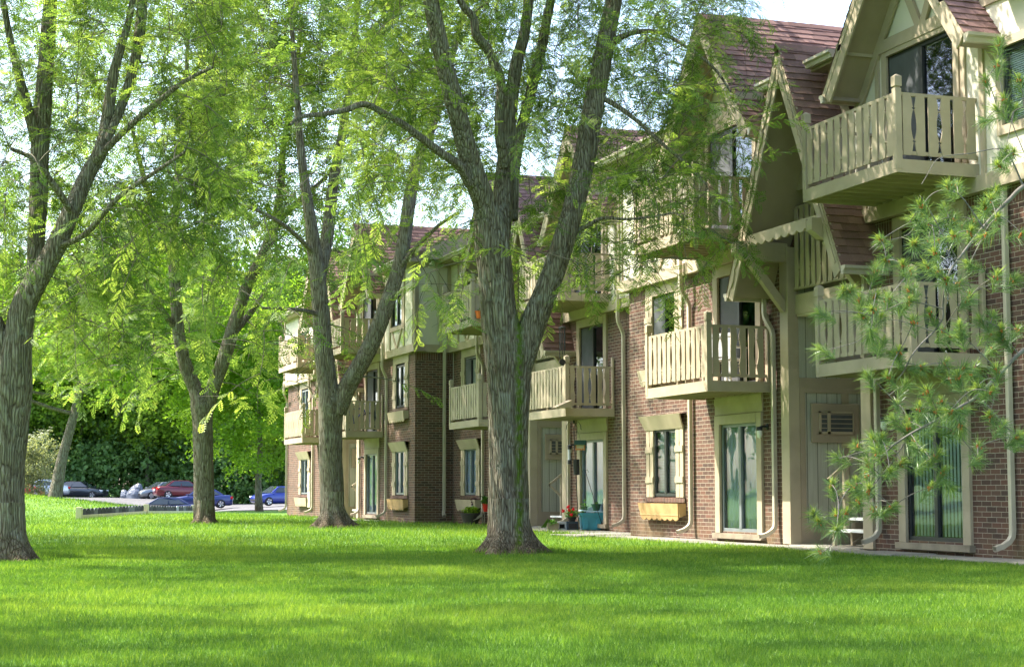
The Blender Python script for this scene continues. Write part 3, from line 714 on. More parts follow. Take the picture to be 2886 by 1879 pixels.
mb=MB(); mb.tube([(14.95,y-.2,7.8),(15.0,y-.2,5.6),(15.1,y-.12,5.36)],.05,4,sq=True,cap=False); P(mb,'downspout',M['gutter'])
y=CC_+10.6
mb=MB(); mb.quad((XF,y,-.3),(XF+12,y,-.3),(XF+12,y,5.2),(XF,y,5.2)); mb.quad((XF,y,5.2),(XF+12,y,5.2),(XF+12,y,8.05),(XF,y,8.05),1); P(mb,'end_wall',[M['brick'],M['cream']])
y=CA_-9.5
mb=MB(); mb.quad((XF,y,-.3),(XF+12,y,-.3),(XF+12,y,5.2),(XF,y,5.2)); mb.quad((XF,y,5.2),(XF+12,y,5.2),(XF+12,y,8.05),(XF,y,8.05),1); P(mb,'end_wall',[M['brick'],M['cream']])
mb=MB(); mb.box(XF-.12,XF-.01,64.55,65.0,.35,1.65); mb.box(XF-.14,XF-.12,64.6,64.95,1.0,1.6); P(mb,'meter_box',M['gutter'],bevel=.01)
mb=MB(); mb.prism([(XF-.42,2.88),(XF-.02,2.88),(XF-.02,3.06)],'y',CB_-4.95,CB_-4.62); P(mb,'sloped_cap',M['trim'])
for X,c,t in ((XF,CA_,'white open steps beside the grilled air conditioner, behind the pine boughs'),(XB,CB_,'white steps and handrail in the recess behind the red geraniums'),(XF,CC_,'farthest white steps, in the recess beside the slim tree trunk')):
    steps(X,c)['label']=t
# ================================================================== ground
def smooth(a,b,x): 
    t=np.clip((x-a)/(b-a),0,1); return t*t*(3-2*t)
def H(x,y):
    px,D=pxD(x,y); D=np.where(y*CA[1]+x*CA[0]<1,1,D); px=np.where(D<=1,1443,px)
    crest=np.interp(px,[-900,75,230,390,470,600,900,1400],[1.0,.74,.47,.13,-.08,-.15,-.12,-.05])
    dip=np.interp(px,[-900,75,260,400,560,660,800,1400],[.5,.35,-.1,-.85,-.85,-.40,-.2,-.1])
    far=np.interp(px,[-900,75,300,420,500,600,800,1400],[.5,.45,.42,.35,.25,-.2,-.1,0])
    h=crest*smooth(60,92,D); h=h+(dip-h)*smooth(97,113,D); h=h+(far-h)*smooth(118,142,D)
    return h
xs=np.concatenate([np.linspace(-500,-60,12),np.linspace(-50,80,131),np.linspace(90,500,12)])
ys=np.concatenate([np.linspace(-300,-10,10),np.linspace(0,60,31),np.linspace(61,175,115),np.linspace(190,900,14)])
gx,gy=np.meshgrid(xs,ys); gz=H(gx,gy)
V=np.stack([gx,gy,gz],-1); nx,ny=len(xs),len(ys)
me=bpy.data.meshes.new('lawn'); idx=np.arange(nx*ny).reshape(ny,nx)
fc=np.stack([idx[:-1,:-1],idx[:-1,1:],idx[1:,1:],idx[1:,:-1]],-1).reshape(-1,4)
me.from_pydata(V.reshape(-1,3).tolist(),[],fc.tolist()); me.polygons.foreach_set('use_smooth',[True]*len(fc)); me.materials.append(M['lawn'])
o=bpy.data.objects.new('lawn',me); link(o); prop(o,kind='structure')
# parking lot: a sheet over the same terrain
Ds=np.linspace(101,156,56); ps=np.linspace(-900,1500,90)
def lotpt(D,p): 
    t=(p-PW/2)/F; ch=np.array([math.sin(YAW),math.cos(YAW)]); x=D*ch[0]+t*D*CR[0]; y=D*ch[1]+t*D*CR[1]; return x,y
mb=MB(); grid={}
for i,D in enumerate(Ds):
    for j,p in enumerate(ps):
        x,y=lotpt(D if i else D+2.0*math.sin(p*.004),p); mb.v.append((x,y,float(H(np.array(x),np.array(y)))+.05))
n=len(ps)
for i in range(len(Ds)-1):
    for j in range(n-1): mb.f.append((i*n+j,i*n+j+1,(i+1)*n+j+1,(i+1)*n+j)); mb.m.append(0)
prop(mb.build('parking_lot',M['asphalt'],smooth=True),kind='structure')
# concrete slabs along the wall
mb=MB(); random.seed(3)
y=17.6
while y<33.4:
    l=1.5; mb.box(13.55+random.uniform(-.06,.05),14.26,y,y+l-.02,-.1,.035+random.uniform(-.006,.01)); y+=l
mb.box(13.2,15.45,33.9,35.6,-.1,.03); mb.box(14.3,15.45,35.62,38.0,-.1,.028); mb.box(14.2,15.9,24.2,26.55,-.1,.05); mb.box(15.4,17.1,40.9,43.2,-.1,.045); mb.box(14.3,15.45,38.02,43.2,-.1,.032); mb.box(13.3,14.26,54,60,-.1,.03)
prop(mb.build('walkway',M['concrete'],bevel=.01),kind='structure')

# ------------------------------------------------------------------ grass blades
def grass(n,D0,D1,seed,hh,ww,bias):
    r=np.random.default_rng(seed); D=D0*(D1/D0)**(r.random(n)**bias); px=r.uniform(-120,3000,n)
    t=(px-PW/2)/F; x=D*math.sin(YAW)+t*D*CR[0]; y=D*math.cos(YAW)+t*D*CR[1]
    wall=np.where((y>33.7)&(y<50.4),15.3,14.25)
    ok=(x<wall)&~((x>13.58)&(y>17.5)&(y<33.4)&(r.random(n)>.02))&~((x>13.25)&(y>33.9)&(y<35.5)&(r.random(n)>.1))&~((x>14.2)&(y>35.5)&(y<43.2)&(r.random(n)>.15))
    x=x[ok];y=y[ok];D=D[ok]; n=len(x); z=H(x,y)
    # tufts: denser, taller patches
    pn=np.sin(x*2.1+np.sin(y*1.3)*2)*np.sin(y*1.7+np.sin(x*.9)*2)
    h=hh*(.6+.8*r.random(n))*(1+.25*pn)*(1+D/70); w=ww*(.7+.6*r.random(n))*(1+D/9)
    a=r.random(n)*6.283; b=r.random(n)*6.283; lean=h*(.2+.7*r.random(n))
    P0=np.stack([x-np.cos(a)*w/2,y-np.sin(a)*w/2,z-.01],-1); P1=np.stack([x+np.cos(a)*w/2,y+np.sin(a)*w/2,z-.01],-1)
    P2=np.stack([x+np.cos(b)*lean,y+np.sin(b)*lean,z+h],-1)
    tint=np.clip(.45+.22*np.sin(x*.7+1.3*np.sin(y*.45))*np.sin(y*.55)+.18*pn+r.normal(0,.22,n),0,1)
    return np.stack([P0,P1,P2],1).reshape(-1,3),tint
A,ta=grass(520000,7.6,30,1,.031,.0032,.75); B,tb=grass(200000,28,97,2,.045,.003,1.0)
o=fast_mesh('grass',np.concatenate([A,B]),3,M['grass'],attr=np.concatenate([ta,tb])); prop(o,'short mown green grass blades covering the lawn','grass',kind='stuff')

# longer untrimmed tufts round the trunk bases
r=np.random.default_rng(9); P_=[]
for (bx,by,R) in ((8.68,25.2,.75),(1.43,25.9,.8),(8.4,53,.65),(10.78,46,.8)):
    n=2600; a=r.random(n)*6.283; d=R*(.45+.75*r.random(n)**.7); P_.append(np.stack([bx+d*np.cos(a),by+d*np.sin(a)],-1))
P_=np.concatenate(P_); n=len(P_); a=r.random(n)*6.283; w=.006; h=r.uniform(.05,.13,n); b=r.random(n)*6.283; x,y=P_[:,0],P_[:,1]
Vt=np.stack([np.stack([x-np.cos(a)*w,y-np.sin(a)*w,0*x-.01],-1),np.stack([x+np.cos(a)*w,y+np.sin(a)*w,0*x-.01],-1),np.stack([x+np.cos(b)*h*.5,y+np.sin(b)*h*.5,h],-1)],1).reshape(-1,3)
o=fast_mesh('grass',Vt,3,M['grass'],attr=np.clip(r.normal(.5,.2,n),0,1)); prop(o,'longer untrimmed grass tufts round the tree trunks','grass',kind='stuff')
# ================================================================== trees
def rot_frames(n,r,tilt=.5):
    """random orthonormal frames (n,3,3); rows = local x (along), y, z(up-ish)"""
    a=r.random(n)*6.283; el=r.normal(-.15,tilt,n)
    X=np.stack([np.cos(a)*np.cos(el),np.sin(a)*np.cos(el),np.sin(el)],-1)
    up=np.stack([r.normal(0,.35,n),r.normal(0,.35,n),np.ones(n)],-1)
    Y=np.cross(up,X); Y/=np.linalg.norm(Y,axis=1,keepdims=True); Z=np.cross(X,Y)
    return np.stack([X,Y,Z],1)
def frond(L,pairs,lw,ll,r):
    """a feathery compound leaf as leaflet quads along +x"""
    q=[]
    for i in range(pairs):
        x=L*(.12+.88*i/pairs); s=math.sin(math.pi*(.25+.7*i/pairs))
        for sg in (-1,1):
            a=np.array([x,0,-.12*L*(i/pairs)**2]); d=np.array([.35,sg,-.15]); d/=np.linalg.norm(d); e=np.array([1,-sg*.3,0])*lw/2
            l=ll*s; q+=[a,a+d*l*.5+e,a+d*l,a+d*l*.5-e]
    return np.array(q)
def spray(size,nfr,pairs,lw,ll,fl,seed):
    """a leafy twig: fronds alternating along a curved stem"""
    r=np.random.default_rng(seed); out=[]
    for k in range(nfr):
        t=(k+.4)/nfr; p=np.array([size*t,0,-.22*size*t*t]); 
        sg=1 if k%2 else -1; yaw=sg*r.uniform(.6,1.3); pit=r.uniform(-.7,.15)
        x=np.array([math.cos(yaw)*math.cos(pit),math.sin(yaw)*math.cos(pit),math.sin(pit)]); up=np.array([r.normal(0,.3),r.normal(0,.3),1]); y=np.cross(up,x); y/=np.linalg.norm(y); z=np.cross(x,y)
        f=frond(fl*r.uniform(.7,1.15),pairs,lw,ll,r); out.append(f@np.stack([x,y,z])+p)
    return np.concatenate(out)
SP_NEAR=[spray(.66,14,7,.020,.043,.21,s) for s in range(8)]
SP_MID=[spray(.80,13,5,.036,.070,.28,s+20) for s in range(8)]
SP_FAR=[spray(1.1,9,3,.08,.14,.36,s+40) for s in range(6)]
def clump(n,R,ls,seed):
    r=np.random.default_rng(seed); c=r.normal(0,R*.5,(n,3)); c[:,2]*=.55
    fr=rot_frames(n,r,.7); q=np.array([[-.5,0,0],[0,.36,0],[.5,0,0],[0,-.36,0]])*ls
    s=r.uniform(.6,1.3,n)
    return (np.einsum('kj,njl->nkl',q,fr)*s[:,None,None]+c[:,None,:]).reshape(-1,3)
CL=[clump(46,.9,.30,s) for s in range(6)]; CLB=[clump(70,1.7,.46,s+9) for s in range(6)]
CLM=[clump(60,.55,.15,s+30) for s in range(6)]
def scatter(temps,C,r,scale=(.8,1.25),dirs=None,tint=None,tilt=.35):
    """place leaf templates at centres C -> vertices and tint per face"""
    V=[];T=[]; n=len(C); fr=rot_frames(n,r,tilt)
    if dirs is not None:
        X=dirs/(np.linalg.norm(dirs,axis=1,keepdims=True)+1e-9); X=X+r.normal(0,.25,X.shape); X/=np.linalg.norm(X,axis=1,keepdims=True)
        up=np.stack([r.normal(0,.25,n),r.normal(0,.25,n),np.ones(n)],-1); Y=np.cross(up,X); Y/=np.linalg.norm(Y,axis=1,keepdims=True); fr=np.stack([X,Y,np.cross(X,Y)],1)
    k=r.integers(0,len(temps),n); s=r.uniform(*scale,n); tt=r.random(n) if tint is None else tint
    for i in range(len(temps)):
        m=k==i
        if not m.any(): continue
        v=np.einsum('kj,njl->nkl',temps[i],fr[m])*s[m][:,None,None]+C[m][:,None,:]
        V.append(v.reshape(-1,3)); nf=len(temps[i])//4
        T.append(np.clip(np.repeat(tt[m],nf)+r.normal(0,.14,m.sum()*nf),0,1))
    return np.concatenate(V),np.concatenate(T)

def limb_mesh(mb,pts,rad,k=14,sub=4):
    """smooth tube along a polyline with slightly lumpy radius"""
    pts=np.array(pts,float); rad=np.array(rad,float); n=len(pts)
    P=[];R=[]
    for i in range(n-1):
        p0,p1,p2,p3=pts[max(i-1,0)],pts[i],pts[i+1],pts[min(i+2,n-1)]
        for j in range(sub):
            t=j/sub; P.append(.5*((2*p1)+(-p0+p2)*t+(2*p0-5*p1+4*p2-p3)*t*t+(-p0+3*p1-3*p2+p3)*t**3)); R.append(rad[i]*(1-t)+rad[i+1]*t)
    P.append(pts[-1]); R.append(rad[-1]); ph=random.random()*6.28
    n0=len(mb.v); e1=None
    for i,p in enumerate(P):
        d=P[min(i+1,len(P)-1)]-P[max(i-1,0)]; d/=np.linalg.norm(d)+1e-9
        e1=np.cross(d,[0.3,1,.1]) if e1 is None else e1-d*(e1@d); e1/=np.linalg.norm(e1); e2=np.cross(d,e1)
        for j in range(k):
            a=2*math.pi*j/k; lump=1+.05*math.sin(3*a+ph+i*.15)+.035*math.sin(7*a+i*.4)+(.03*math.sin(13*a+i*.23) if k>30 else 0)
            mb.v.append(tuple(p+R[i]*lump*(math.cos(a)*e1+math.sin(a)*e2)))
    for i in range(len(P)-1):
        for j in range(k):
            j2=(j+1)%k; mb.f.append((n0+i*k+j,n0+i*k+j2,n0+(i+1)*k+j2,n0+(i+1)*k+j)); mb.m.append(0)
    return P,R
def root_flare(mb,c,r0,h,spread,k=64,seed=0,lobes=7):
    """buttressed base that blends into the trunk"""
    rr=random.Random(seed); ph=[rr.uniform(0,6.28) for _ in range(4)]; n0=len(mb.v); rings=14
    for i in range(rings+1):
        t=i/rings; z=h*(1-t)-.12*t
        for j in range(k):
            a=2*math.pi*j/k; f=t**3.4
            lob=.5+.5*math.cos(lobes*a+ph[0]+.6*math.sin(2*a+ph[1])); rad=r0*(1+.03*math.sin(7*a))+(spread-r0)*f*(.42+.58*lob*(.8+.2*math.sin(3*a+ph[2])))
            mb.v.append((c[0]+rad*math.cos(a),c[1]+rad*math.sin(a),c[2]+z))
    for i in range(rings):
        for j in range(k):
            j2=(j+1)%k; mb.f.append((n0+i*k+j,n0+(i+1)*k+j,n0+(i+1)*k+j2,n0+i*k+j2)); mb.m.append(0)

DENS=np.array([[.92,.95,.95,1,1,1,1,.95,.90,.75,.34,.0,0],
               [.90,.92,.95,.95,.95,.92,.85,.80,.76,.56,.42,.0,0],
               [.92,.85,.82,.82,.82,.76,.66,.56,.66,.58,.20,0,0],
               [1,.9,.62,.56,.48,.36,.38,.20,.34,.26,.02,0,0],
               [.75,.65,.38,.32,.20,.11,.10,.0,.02,.0,0,0,0],
               [.35,.45,.32,.10,.08,.03,0,0,0,0,0,0,0]])
def dens(px,py):
    c=np.clip(px/200-.5,0,12); r_=np.clip(py/200-.5,0,5)
    i=np.floor(r_).astype(int); j=np.floor(c).astype(int); i2=np.minimum(i+1,5); j2=np.minimum(j+1,12); a=r_-i; b=c-j
    return DENS[i,j]*(1-a)*(1-b)+DENS[i2,j]*a*(1-b)+DENS[i,j2]*(1-a)*b+DENS[i2,j2]*a*b

def connect(nodes,radii,C,r,tipr,maxjump=99):
    """grow branches: hang every spray centre on the nearest existing wood; returns segments and spray directions"""
    order=np.argsort([np.min(np.sum((nodes-c)**2,1)) for c in C])
    N=list(nodes); segs=[]; dirs=np.zeros((len(C),3)); arr=np.array(N); cap=len(arr)
    buf=np.zeros((len(arr)+len(C)*5,3)); buf[:cap]=arr; rad=np.zeros(len(buf)); rad[:cap]=radii
    for o in order:
        c=C[o]; d=buf[:cap]-c; dd=np.sum(d*d,1); dd=dd+np.where(buf[:cap,2]>c[2]+.3,.6*dd,0); k=int(np.argmin(dd)); p=buf[k]; L=math.sqrt(np.sum((p-c)**2))
        mid=(p+c)/2+np.array([r.normal(0,.07*L),r.normal(0,.07*L),.13*L+r.normal(0,.05*L)]); 
        pts=[p]+[ (1-t)**2*p+2*t*(1-t)*mid+t*t*c for t in (.25,.5,.75,1)]
        r0=min(rad[k]*.6,tipr*(1+1.1*L)); rr=np.linspace(max(r0,tipr),tipr*.8,5)
        segs.append((pts,rr)); buf[cap:cap+4]=pts[1:]; rad[cap:cap+4]=rr[1:]; cap+=4; dirs[o]=pts[4]-pts[3]+1e-6
    return segs,dirs

ALLL={1:[],2:[],3:[],4:[]}
def locust(base,D,label,limbs,ranges,nspray,temps,tipr,seed,trunk_mat,flare,upper=(7,15,5.5,900),K=28,fs=1.0,rs=1.0,dx=0):
    """limbs: (list of (px,py,radius_px,dD)), first one is the trunk"""
    r=np.random.default_rng(seed); random.seed(seed)
    t=thing('honey_locust_tree',tuple(base),label,'tree','honey locust trees on the lawn')
    mb=MB(); nodes=[];nr=[]
    for li,l in enumerate(limbs):
        pts=[];rad=[]
        for q in l:
            px,py,rp=q[:3]; dd=q[3] if len(q)>3 else 0; pts.append(at(px+(dx if py>800 else 0),py,D+dd)); rad.append(rp*rs*(D+dd)/F)
        P_,R_=limb_mesh(mb,pts,rad,K if li<3 else max(8,K//2),5)
        for p,rr in zip(P_,R_):
            if rr<.17 or p[2]>base[2]+3.5: nodes.append(p);nr.append(rr)
    root_flare(mb,base,flare[0],flare[1],flare[2],64,seed,flare[3] if len(flare)>3 else 7)
    # extra unseen-upper branches so that the crown is carried
    nodes=np.array(nodes);nr=np.array(nr)
    px0,px1,py0,py1,dep=ranges
    LL=[(q[0],q[1],q[2]) for l in limbs for q0,q1 in zip(l[:-1],l[1:]) for q in [tuple(np.array(q0[:3])*(1-u)+np.array(q1[:3])*u) for u in (0,.25,.5,.75)] if q0[2]>9]
    LX,LY,LR=(np.array([q[k] for q in LL]) for k in range(3)); LR=(LR+F/D*.28)**2
    C=[]
    while len(C)<nspray:
        m=4000; px=r.uniform(px0,px1,m); py=r.uniform(py0,py1,m)
        # clumpy: modulate with a low-frequency pattern
        cl=.62+.38*np.sin(px/61+seed+1.7*np.sin(py/97))*np.sin(py/47+2*np.sin(px/133+seed))
        k=r.random(m)<dens(px,py)*np.clip(cl*1.25,0,1); px=px[k];py=py[k]; dd=r.normal(0,dep*.5,len(px)); dd=np.clip(dd,-dep,dep)
        dd=dd+.35*dep
        for a,b,c in zip(px,py,dd):
            if c<.8 and np.min((LX-a)**2+(LY-b)**2-LR)<0 and r.random()<.9: continue
            if r.random()<.96 and any(D+c<DD+.8 and min((xx-a)**2+(yy-b)**2 for xx,yy in pp)<(26+ F/D*.25)**2 for DD,pp in OTHER): continue
            p=at(a,b,D+c)
            if p[2]>1.9 and not (p[0]>12.6 and p[2]<10.3): C.append(p)
    C=np.array(C[:nspray]); segs,dirs=connect(nodes,nr,C,r,tipr)
    for pts,rr in segs: mb.tube(pts,rr,4,m=1,cap=False)
    for c_,d_ in zip(C,dirs):
        dn=d_/np.linalg.norm(d_); L_=r.uniform(.35,.7)*(1 if D<30 else 1.5); q1=c_+dn*L_*.5; q2=c_+dn*L_+np.array([r.normal(0,.06),r.normal(0,.06),-.16*L_])
        mb.tube([c_-dn*.02,q1,q2],[tipr*.8,tipr*.6,tipr*.35],3,m=1,cap=False)
        if r.random()<.6: q3=q1+np.array([r.normal(0,.22),r.normal(0,.22),r.normal(0,.12)])*(1 if D<30 else 1.6); mb.tube([q1,q3],[tipr*.5,tipr*.3],3,m=1,cap=False)
    mb.build('trunk',[trunk_mat,M['twig']],t,smooth=True)
    tint=np.clip(r.normal(.50,.27,len(C)),0,1)
    V,T=scatter(temps,C,r,(.8*fs,1.2*fs),dirs,tint)
    # unseen crown above the frame, shaped for the shade it casts: coarser leaf clusters
    z0,z1,R,nu=upper[:4]
    if nu:
        ang=r.random(nu)*6.283; zz=r.uniform(z0,z1,nu); f=(zz-z0)/(z1-z0); rad=R*np.sqrt(r.random(nu))*np.sqrt(np.clip(1-.75*f**2,0.1,1)); ox,oy=(upper[4:6] if len(upper)>4 else (0,0)); U=np.stack([base[0]+ox+rad*np.cos(ang),base[1]+oy+rad*np.sin(ang),zz],-1)
        q,Dq=pxD(U[:,0],U[:,1]); top=ZC+1385/F*Dq+2.0
        U=U[(U[:,2]>top)]
        cl=np.sin(U[:,0]*1.1+seed)*np.sin(U[:,1]*1.3)*np.sin(U[:,2]*1.2)
        V2,T2=scatter(CLM,U,r,(.6,1.0)); V=np.concatenate([V,V2]);T=np.concatenate([T,T2])
    fast_mesh('crown',V,4,M['leaf'],t,T)
    return t

TREES=[]
# forks that the photograph shows clear of leaves: (distance, points along the limb)
def along(p): return [tuple(np.array(a)*(1-u)+np.array(b)*u) for a,b in zip(p[:-1],p[1:]) for u in (0,.34,.67)]
OTHER=[(52.9,along([(576,1300),(570,1140),(525,1040),(500,900),(492,700)])),(52.9,along([(582,1150),(635,1000),(680,850),(740,720)])),
 (47.0,along([(932,1200),(930,1100),(905,880),(886,700),(865,560)])),(47.0,along([(948,1160),(1052,955),(1120,770),(1150,600),(1180,440)])),(47,along([(905,700),(938,520)]))]

# the big forked tree in the middle
b4=ground(1440,1562)
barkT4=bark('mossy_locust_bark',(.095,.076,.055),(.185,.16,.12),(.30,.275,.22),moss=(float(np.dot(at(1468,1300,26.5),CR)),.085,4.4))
T4=locust(b4,26.6,'large lichen-grey locust tree with a green moss streak, forking in front of the middle balconies',[
 [(1438,1545,60),(1436,1500,58),(1433,1400,55),(1431,1300,54),(1431,1200,56),(1432,1100,59),(1430,1020,62),(1418,950,54),(1405,860,49),(1396,760,48),(1388,690,50),(1380,630,44),(1366,580,33,-.1),(1332,480,30,-.3),(1302,370,27,-.5),(1270,250,25,-.7),(1235,100,23,-.9),(1205,-60,21,-1.1),(1175,-280,17,-1.3),(1150,-520,9,-1.5)],
 [(1448,1060,42),(1478,985,40),(1502,915,37),(1532,840,34),(1562,760,32),(1595,655,30),(1622,555,29,.2),(1650,430,29,.4),(1675,290,29,.6),(1700,160,26,.8),(1730,10,23,1),(1765,-160,18,1.2),(1810,-420,9,1.4)],
 [(1400,700,34,.3),(1412,610,30,.5),(1420,500,25,.7),(1428,400,22,.9),(1440,290,20,1),(1455,180,17,1.1),(1477,100,15,1.2),(1492,-10,13,1.3),(1510,-250,8,1.5)],
 [(1425,470,14,.6),(1410,390,14,.5),(1408,310,13,.5),(1412,230,13,.4),(1394,182,13,.3),(1374,140,13,.2),(1342,98,12,0),(1334,50,11,0),(1298,5,10,-.1),(1250,-120,7,-.3)],
 [(1440,620,20,.8),(1448,500,17,.9),(1462,395,16,1),(1490,284,15,1.1),(1510,206,15,1.2),(1527,129,14,1.3),(1541,52,13,1.4),(1556,-20,12,1.5),(1590,-260,7,1.8)],
 [(1322,520,13,-.4),(1296,470,13,-.6),(1250,437,12,-.8),(1201,400,11,-1),(1139,353,10,-1.2),(1084,321,9.5,-1.4),(1029,294,9,-1.6),(974,310,8,-1.8),(919,321,7,-2),(849,330,6,-2.2),(817,352,4,-2.4)],
 [(1606,660,8,.2),(1650,640,6,0),(1700,615,5,-.2),(1760,618,4,-.4),(1830,612,3,-.6),(1900,600,2.5,-.8)],
 [(1682,270,8,.6),(1740,300,7,.4),(1800,345,6,.1),(1860,400,5,-.2),(1930,460,4,-.4),(1990,520,3,-.5)],
 [(1700,150,10,.8),(1760,100,8,.6),(1850,90,6,.3),(1930,130,5,0),(2010,190,4,-.2),(2060,260,3,-.3)]],
 (1000,2110,-130,860,3.0),1500,SP_NEAR,.0065,4,barkT4,(.275,.85,.98,6),(8.6,13,7.4,1700,1.4,3.0),K=44)
# tree at the left edge
b1=ground(14,1580)
T1=locust(b1,24.9,'massive ridged-bark locust tree cut by the left edge of the picture',[
 [(25,1565,75),(28,1500,62),(28,1400,57),(32,1300,56),(42,1200,54),(52,1100,55),(58,1030,50),(72,950,40),(88,860,34),(120,765,30),(160,690,27),(202,590,24),(242,500,22,.2),(285,420,20,.3),(302,330,17,.5),(322,200,13,.6),(365,50,9,.8),(400,-150,6,1)],
 [(45,1080,40),(28,1000,35),(2,920,31),(-32,830,28),(-62,700,24),(-80,500,18),(-70,250,12),(-60,-100,7)],
 [(70,930,22,.5),(92,800,22,.7),(102,680,23,.9),(110,560,25,1),(113,430,25,1.1),(119,330,25,1.2),(128,200,22,1.3),(136,80,20,1.4),(142,-20,18,1.5),(152,-250,12,1.6)],
 [(112,420,18,1.1),(85,330,15,1),(60,240,13,.9),(32,130,10,.8),(8,0,8,.7)],
 [(298,400,12,.3),(345,290,13,.6),(378,180,14,.8),(397,60,15,1),(402,-60,14,1.2),(410,-200,10,1.4)],
 [(200,595,10,-.2),(150,520,9,-.5),(95,450,7,-.8),(30,420,5,-1)],
 [(150,700,9,0),(240,660,8,-.3),(330,560,7,-.6),(430,490,5.5,-.9),(520,430,4,-1.2)],
 [(262,460,10,.2),(340,380,9,0),(430,300,8,-.3),(520,230,6,-.5),(600,190,4,-.7)]],
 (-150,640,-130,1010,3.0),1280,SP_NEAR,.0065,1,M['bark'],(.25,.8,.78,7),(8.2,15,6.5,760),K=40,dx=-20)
# tree in front of the far block
b3=ground(940,1486)
T3=locust(b3,47.0,'tall locust tree with a wide Y fork in front of the farthest balconies',[
 [(938,1478,46),(937,1400,43),(932,1300,42),(930,1200,43),(932,1140,47),(922,1080,36),(911,980,33),(905,880,31),(896,780,29),(886,700,27),(872,600,21),(856,500,17),(845,400,14),(835,250,11),(820,50,7)],
 [(948,1160,38),(978,1090,33),(1018,1020,31),(1052,955,30),(1090,860,28),(1120,770,26),(1140,680,25),(1150,600,24),(1162,520,22),(1182,440,20),(1216,360,17),(1250,250,14),(1290,100,11),(1330,-50,8)],
 [(900,790,22,.5),(916,700,23,.8),(928,620,22,1),(938,520,19,1.2),(960,400,16,1.4),(985,250,13,1.6),(1000,100,10,1.8),(1020,-80,7,2)],
 [(905,890,10),(862,876,8,-.5),(800,870,6,-1),(740,868,4,-1.5)],
 [(1120,765,10,0),(1170,700,9,-.5),(1230,640,7,-1),(1290,600,5,-1.5)],
 [(890,720,9,0),(820,650,8,-1),(740,600,7,-2),(660,570,5,-2.5)]],
 (560,1340,-100,1120,5.5),1060,SP_MID,.011,3,M['bark'],(.27,.95,1.1,6),(13,20,8,1000,-1.0,-1.0),K=28,fs=1.35,rs=.77)
b2=ground(577,1475)
T2=locust(b2,52.9,'slender-trunked locust tree forking low beside the striped fence',[
 [(577,1468,31),(576,1400,29),(574,1300,28),(572,1200,28),(568,1140,31),(550,1095,20),(525,1040,19),(505,950,17),(496,850,16),(491,750,15),(492,650,12),(500,550,10),(506,450,9),(520,300,7),(530,100,5)],
 [(582,1150,24),(606,1080,20),(635,1000,20),(665,900,18),(700,800,16),(740,720,15),(775,630,13),(790,540,11),(800,400,9),(830,250,7),(850,50,5)],
 [(648,950,11,.5),(700,890,9,.8),(745,830,7,1)],
 [(500,930,10,0),(440,850,9,-.5),(390,760,8,-1),(340,700,6,-1.5),(280,660,4,-2)],
 [(492,700,9,.5),(440,600,8,.8),(400,480,7,1),(370,350,5,1.2)],
 [(770,640,8,0),(850,560,7,.5),(920,500,5,1)]],
 (150,980,-100,1110,6),980,SP_MID,.012,2,M['bark'],(.22,.7,.66,5),(17,22,7,240),K=24,fs=1.35)

# ------------------------------------------------------------------ simple broadleaf trees (background)
def broadleaf(name,x,y,z,h,R,trunk,label,mat,group,seed,n,temps=CL,low=.25,squash=1,lean=0,sc=(.8,1.3),tr=.22,cat='tree'):
    r=np.random.default_rng(seed); random.seed(seed); t=thing(name,(x,y,z),label,cat,group)
    mb=MB(); top=np.array([x+lean,y,z+h*.8]); base=np.array([x,y,z-.1]); pts=[base+(top-base)*s+np.array([r.normal(0,.12)*s*2,r.normal(0,.12)*s*2,0]) for s in np.linspace(0,1,7)]
    limb_mesh(mb,pts,[tr*1.35]+[tr*(1-.8*s) for s in np.linspace(.1,1,6)],10,2)
    nodes=[p for p in pts[2:]]
    for k in range(9):
        s=r.uniform(.3,.8); p=base+(top-base)*s; a=r.random()*6.28; L=R*r.uniform(.5,.9); q=p+np.array([math.cos(a)*L,math.sin(a)*L,L*r.uniform(.3,.8)]); m=(p+q)/2+np.array([0,0,-.1*L]); limb_mesh(mb,[p,m,q],[tr*.45*(1-s*.6),tr*.3,tr*.1],6,2)
    mb.build('trunk',M['bark'],t,smooth=True)
    # lobed crown
    nl=16; lob=r.normal(0,1,(nl,3)); lob/=np.linalg.norm(lob,axis=1,keepdims=True); C=[]
    zc=z+h*(low+1)/2; hz=h*(1-low)/2
    for i in range(nl):
        c=np.array([x+lean*.6,y,zc])+lob[i]*np.array([R*.62,R*.62,hz*.62]); m=n//nl; v=r.normal(0,1,(m,3)); v/=np.linalg.norm(v,axis=1,keepdims=True); C.append(c+v*np.array([R*.48,R*.48,hz*.42])*r.uniform(.55,1.05,(m,1)))
    C=np.concatenate(C); tint=np.clip(r.normal(.45,.2,len(C)),0,1); V,T=scatter(temps,C,r,sc,None,tint,.6); fast_mesh('crown',V,4,mat,t,T); return t
def put(px,D):
    ch=np.array([math.sin(YAW),math.cos(YAW)]); t=(px-PW/2)/F; x=D*ch[0]+t*D*CR[0]; y=D*ch[1]+t*D*CR[1]; return x,y,float(H(np.array(x),np.array(y)))
x,y,z=put(735,97); broadleaf('maple_tree',x,y,z,13.0,5.0,0,'young maple with bright lime crown beside the blue hatchback',M['leaflime'],None,21,760,CLM,.06,tr=.19,sc=(1.0,1.6))
x,y,z=put(160,94); broadleaf('broadleaf_tree',x,y,z,17.5,7.0,0,'sunlit spreading tree on the grass bank in front of the dark saloon',M['leaflime'],None,22,620,CL,.26,tr=.30,lean=2.5,sc=(.7,1.1))
x,y,z=put(95,112); broadleaf('willow_shrub',x,y,z,4.6,2.0,0,'pale silvery shrub beside the left trunk near the white car',M['leafgrey'],None,23,150,CLM,.02,tr=.06,cat='shrub',sc=(.8,1.2))
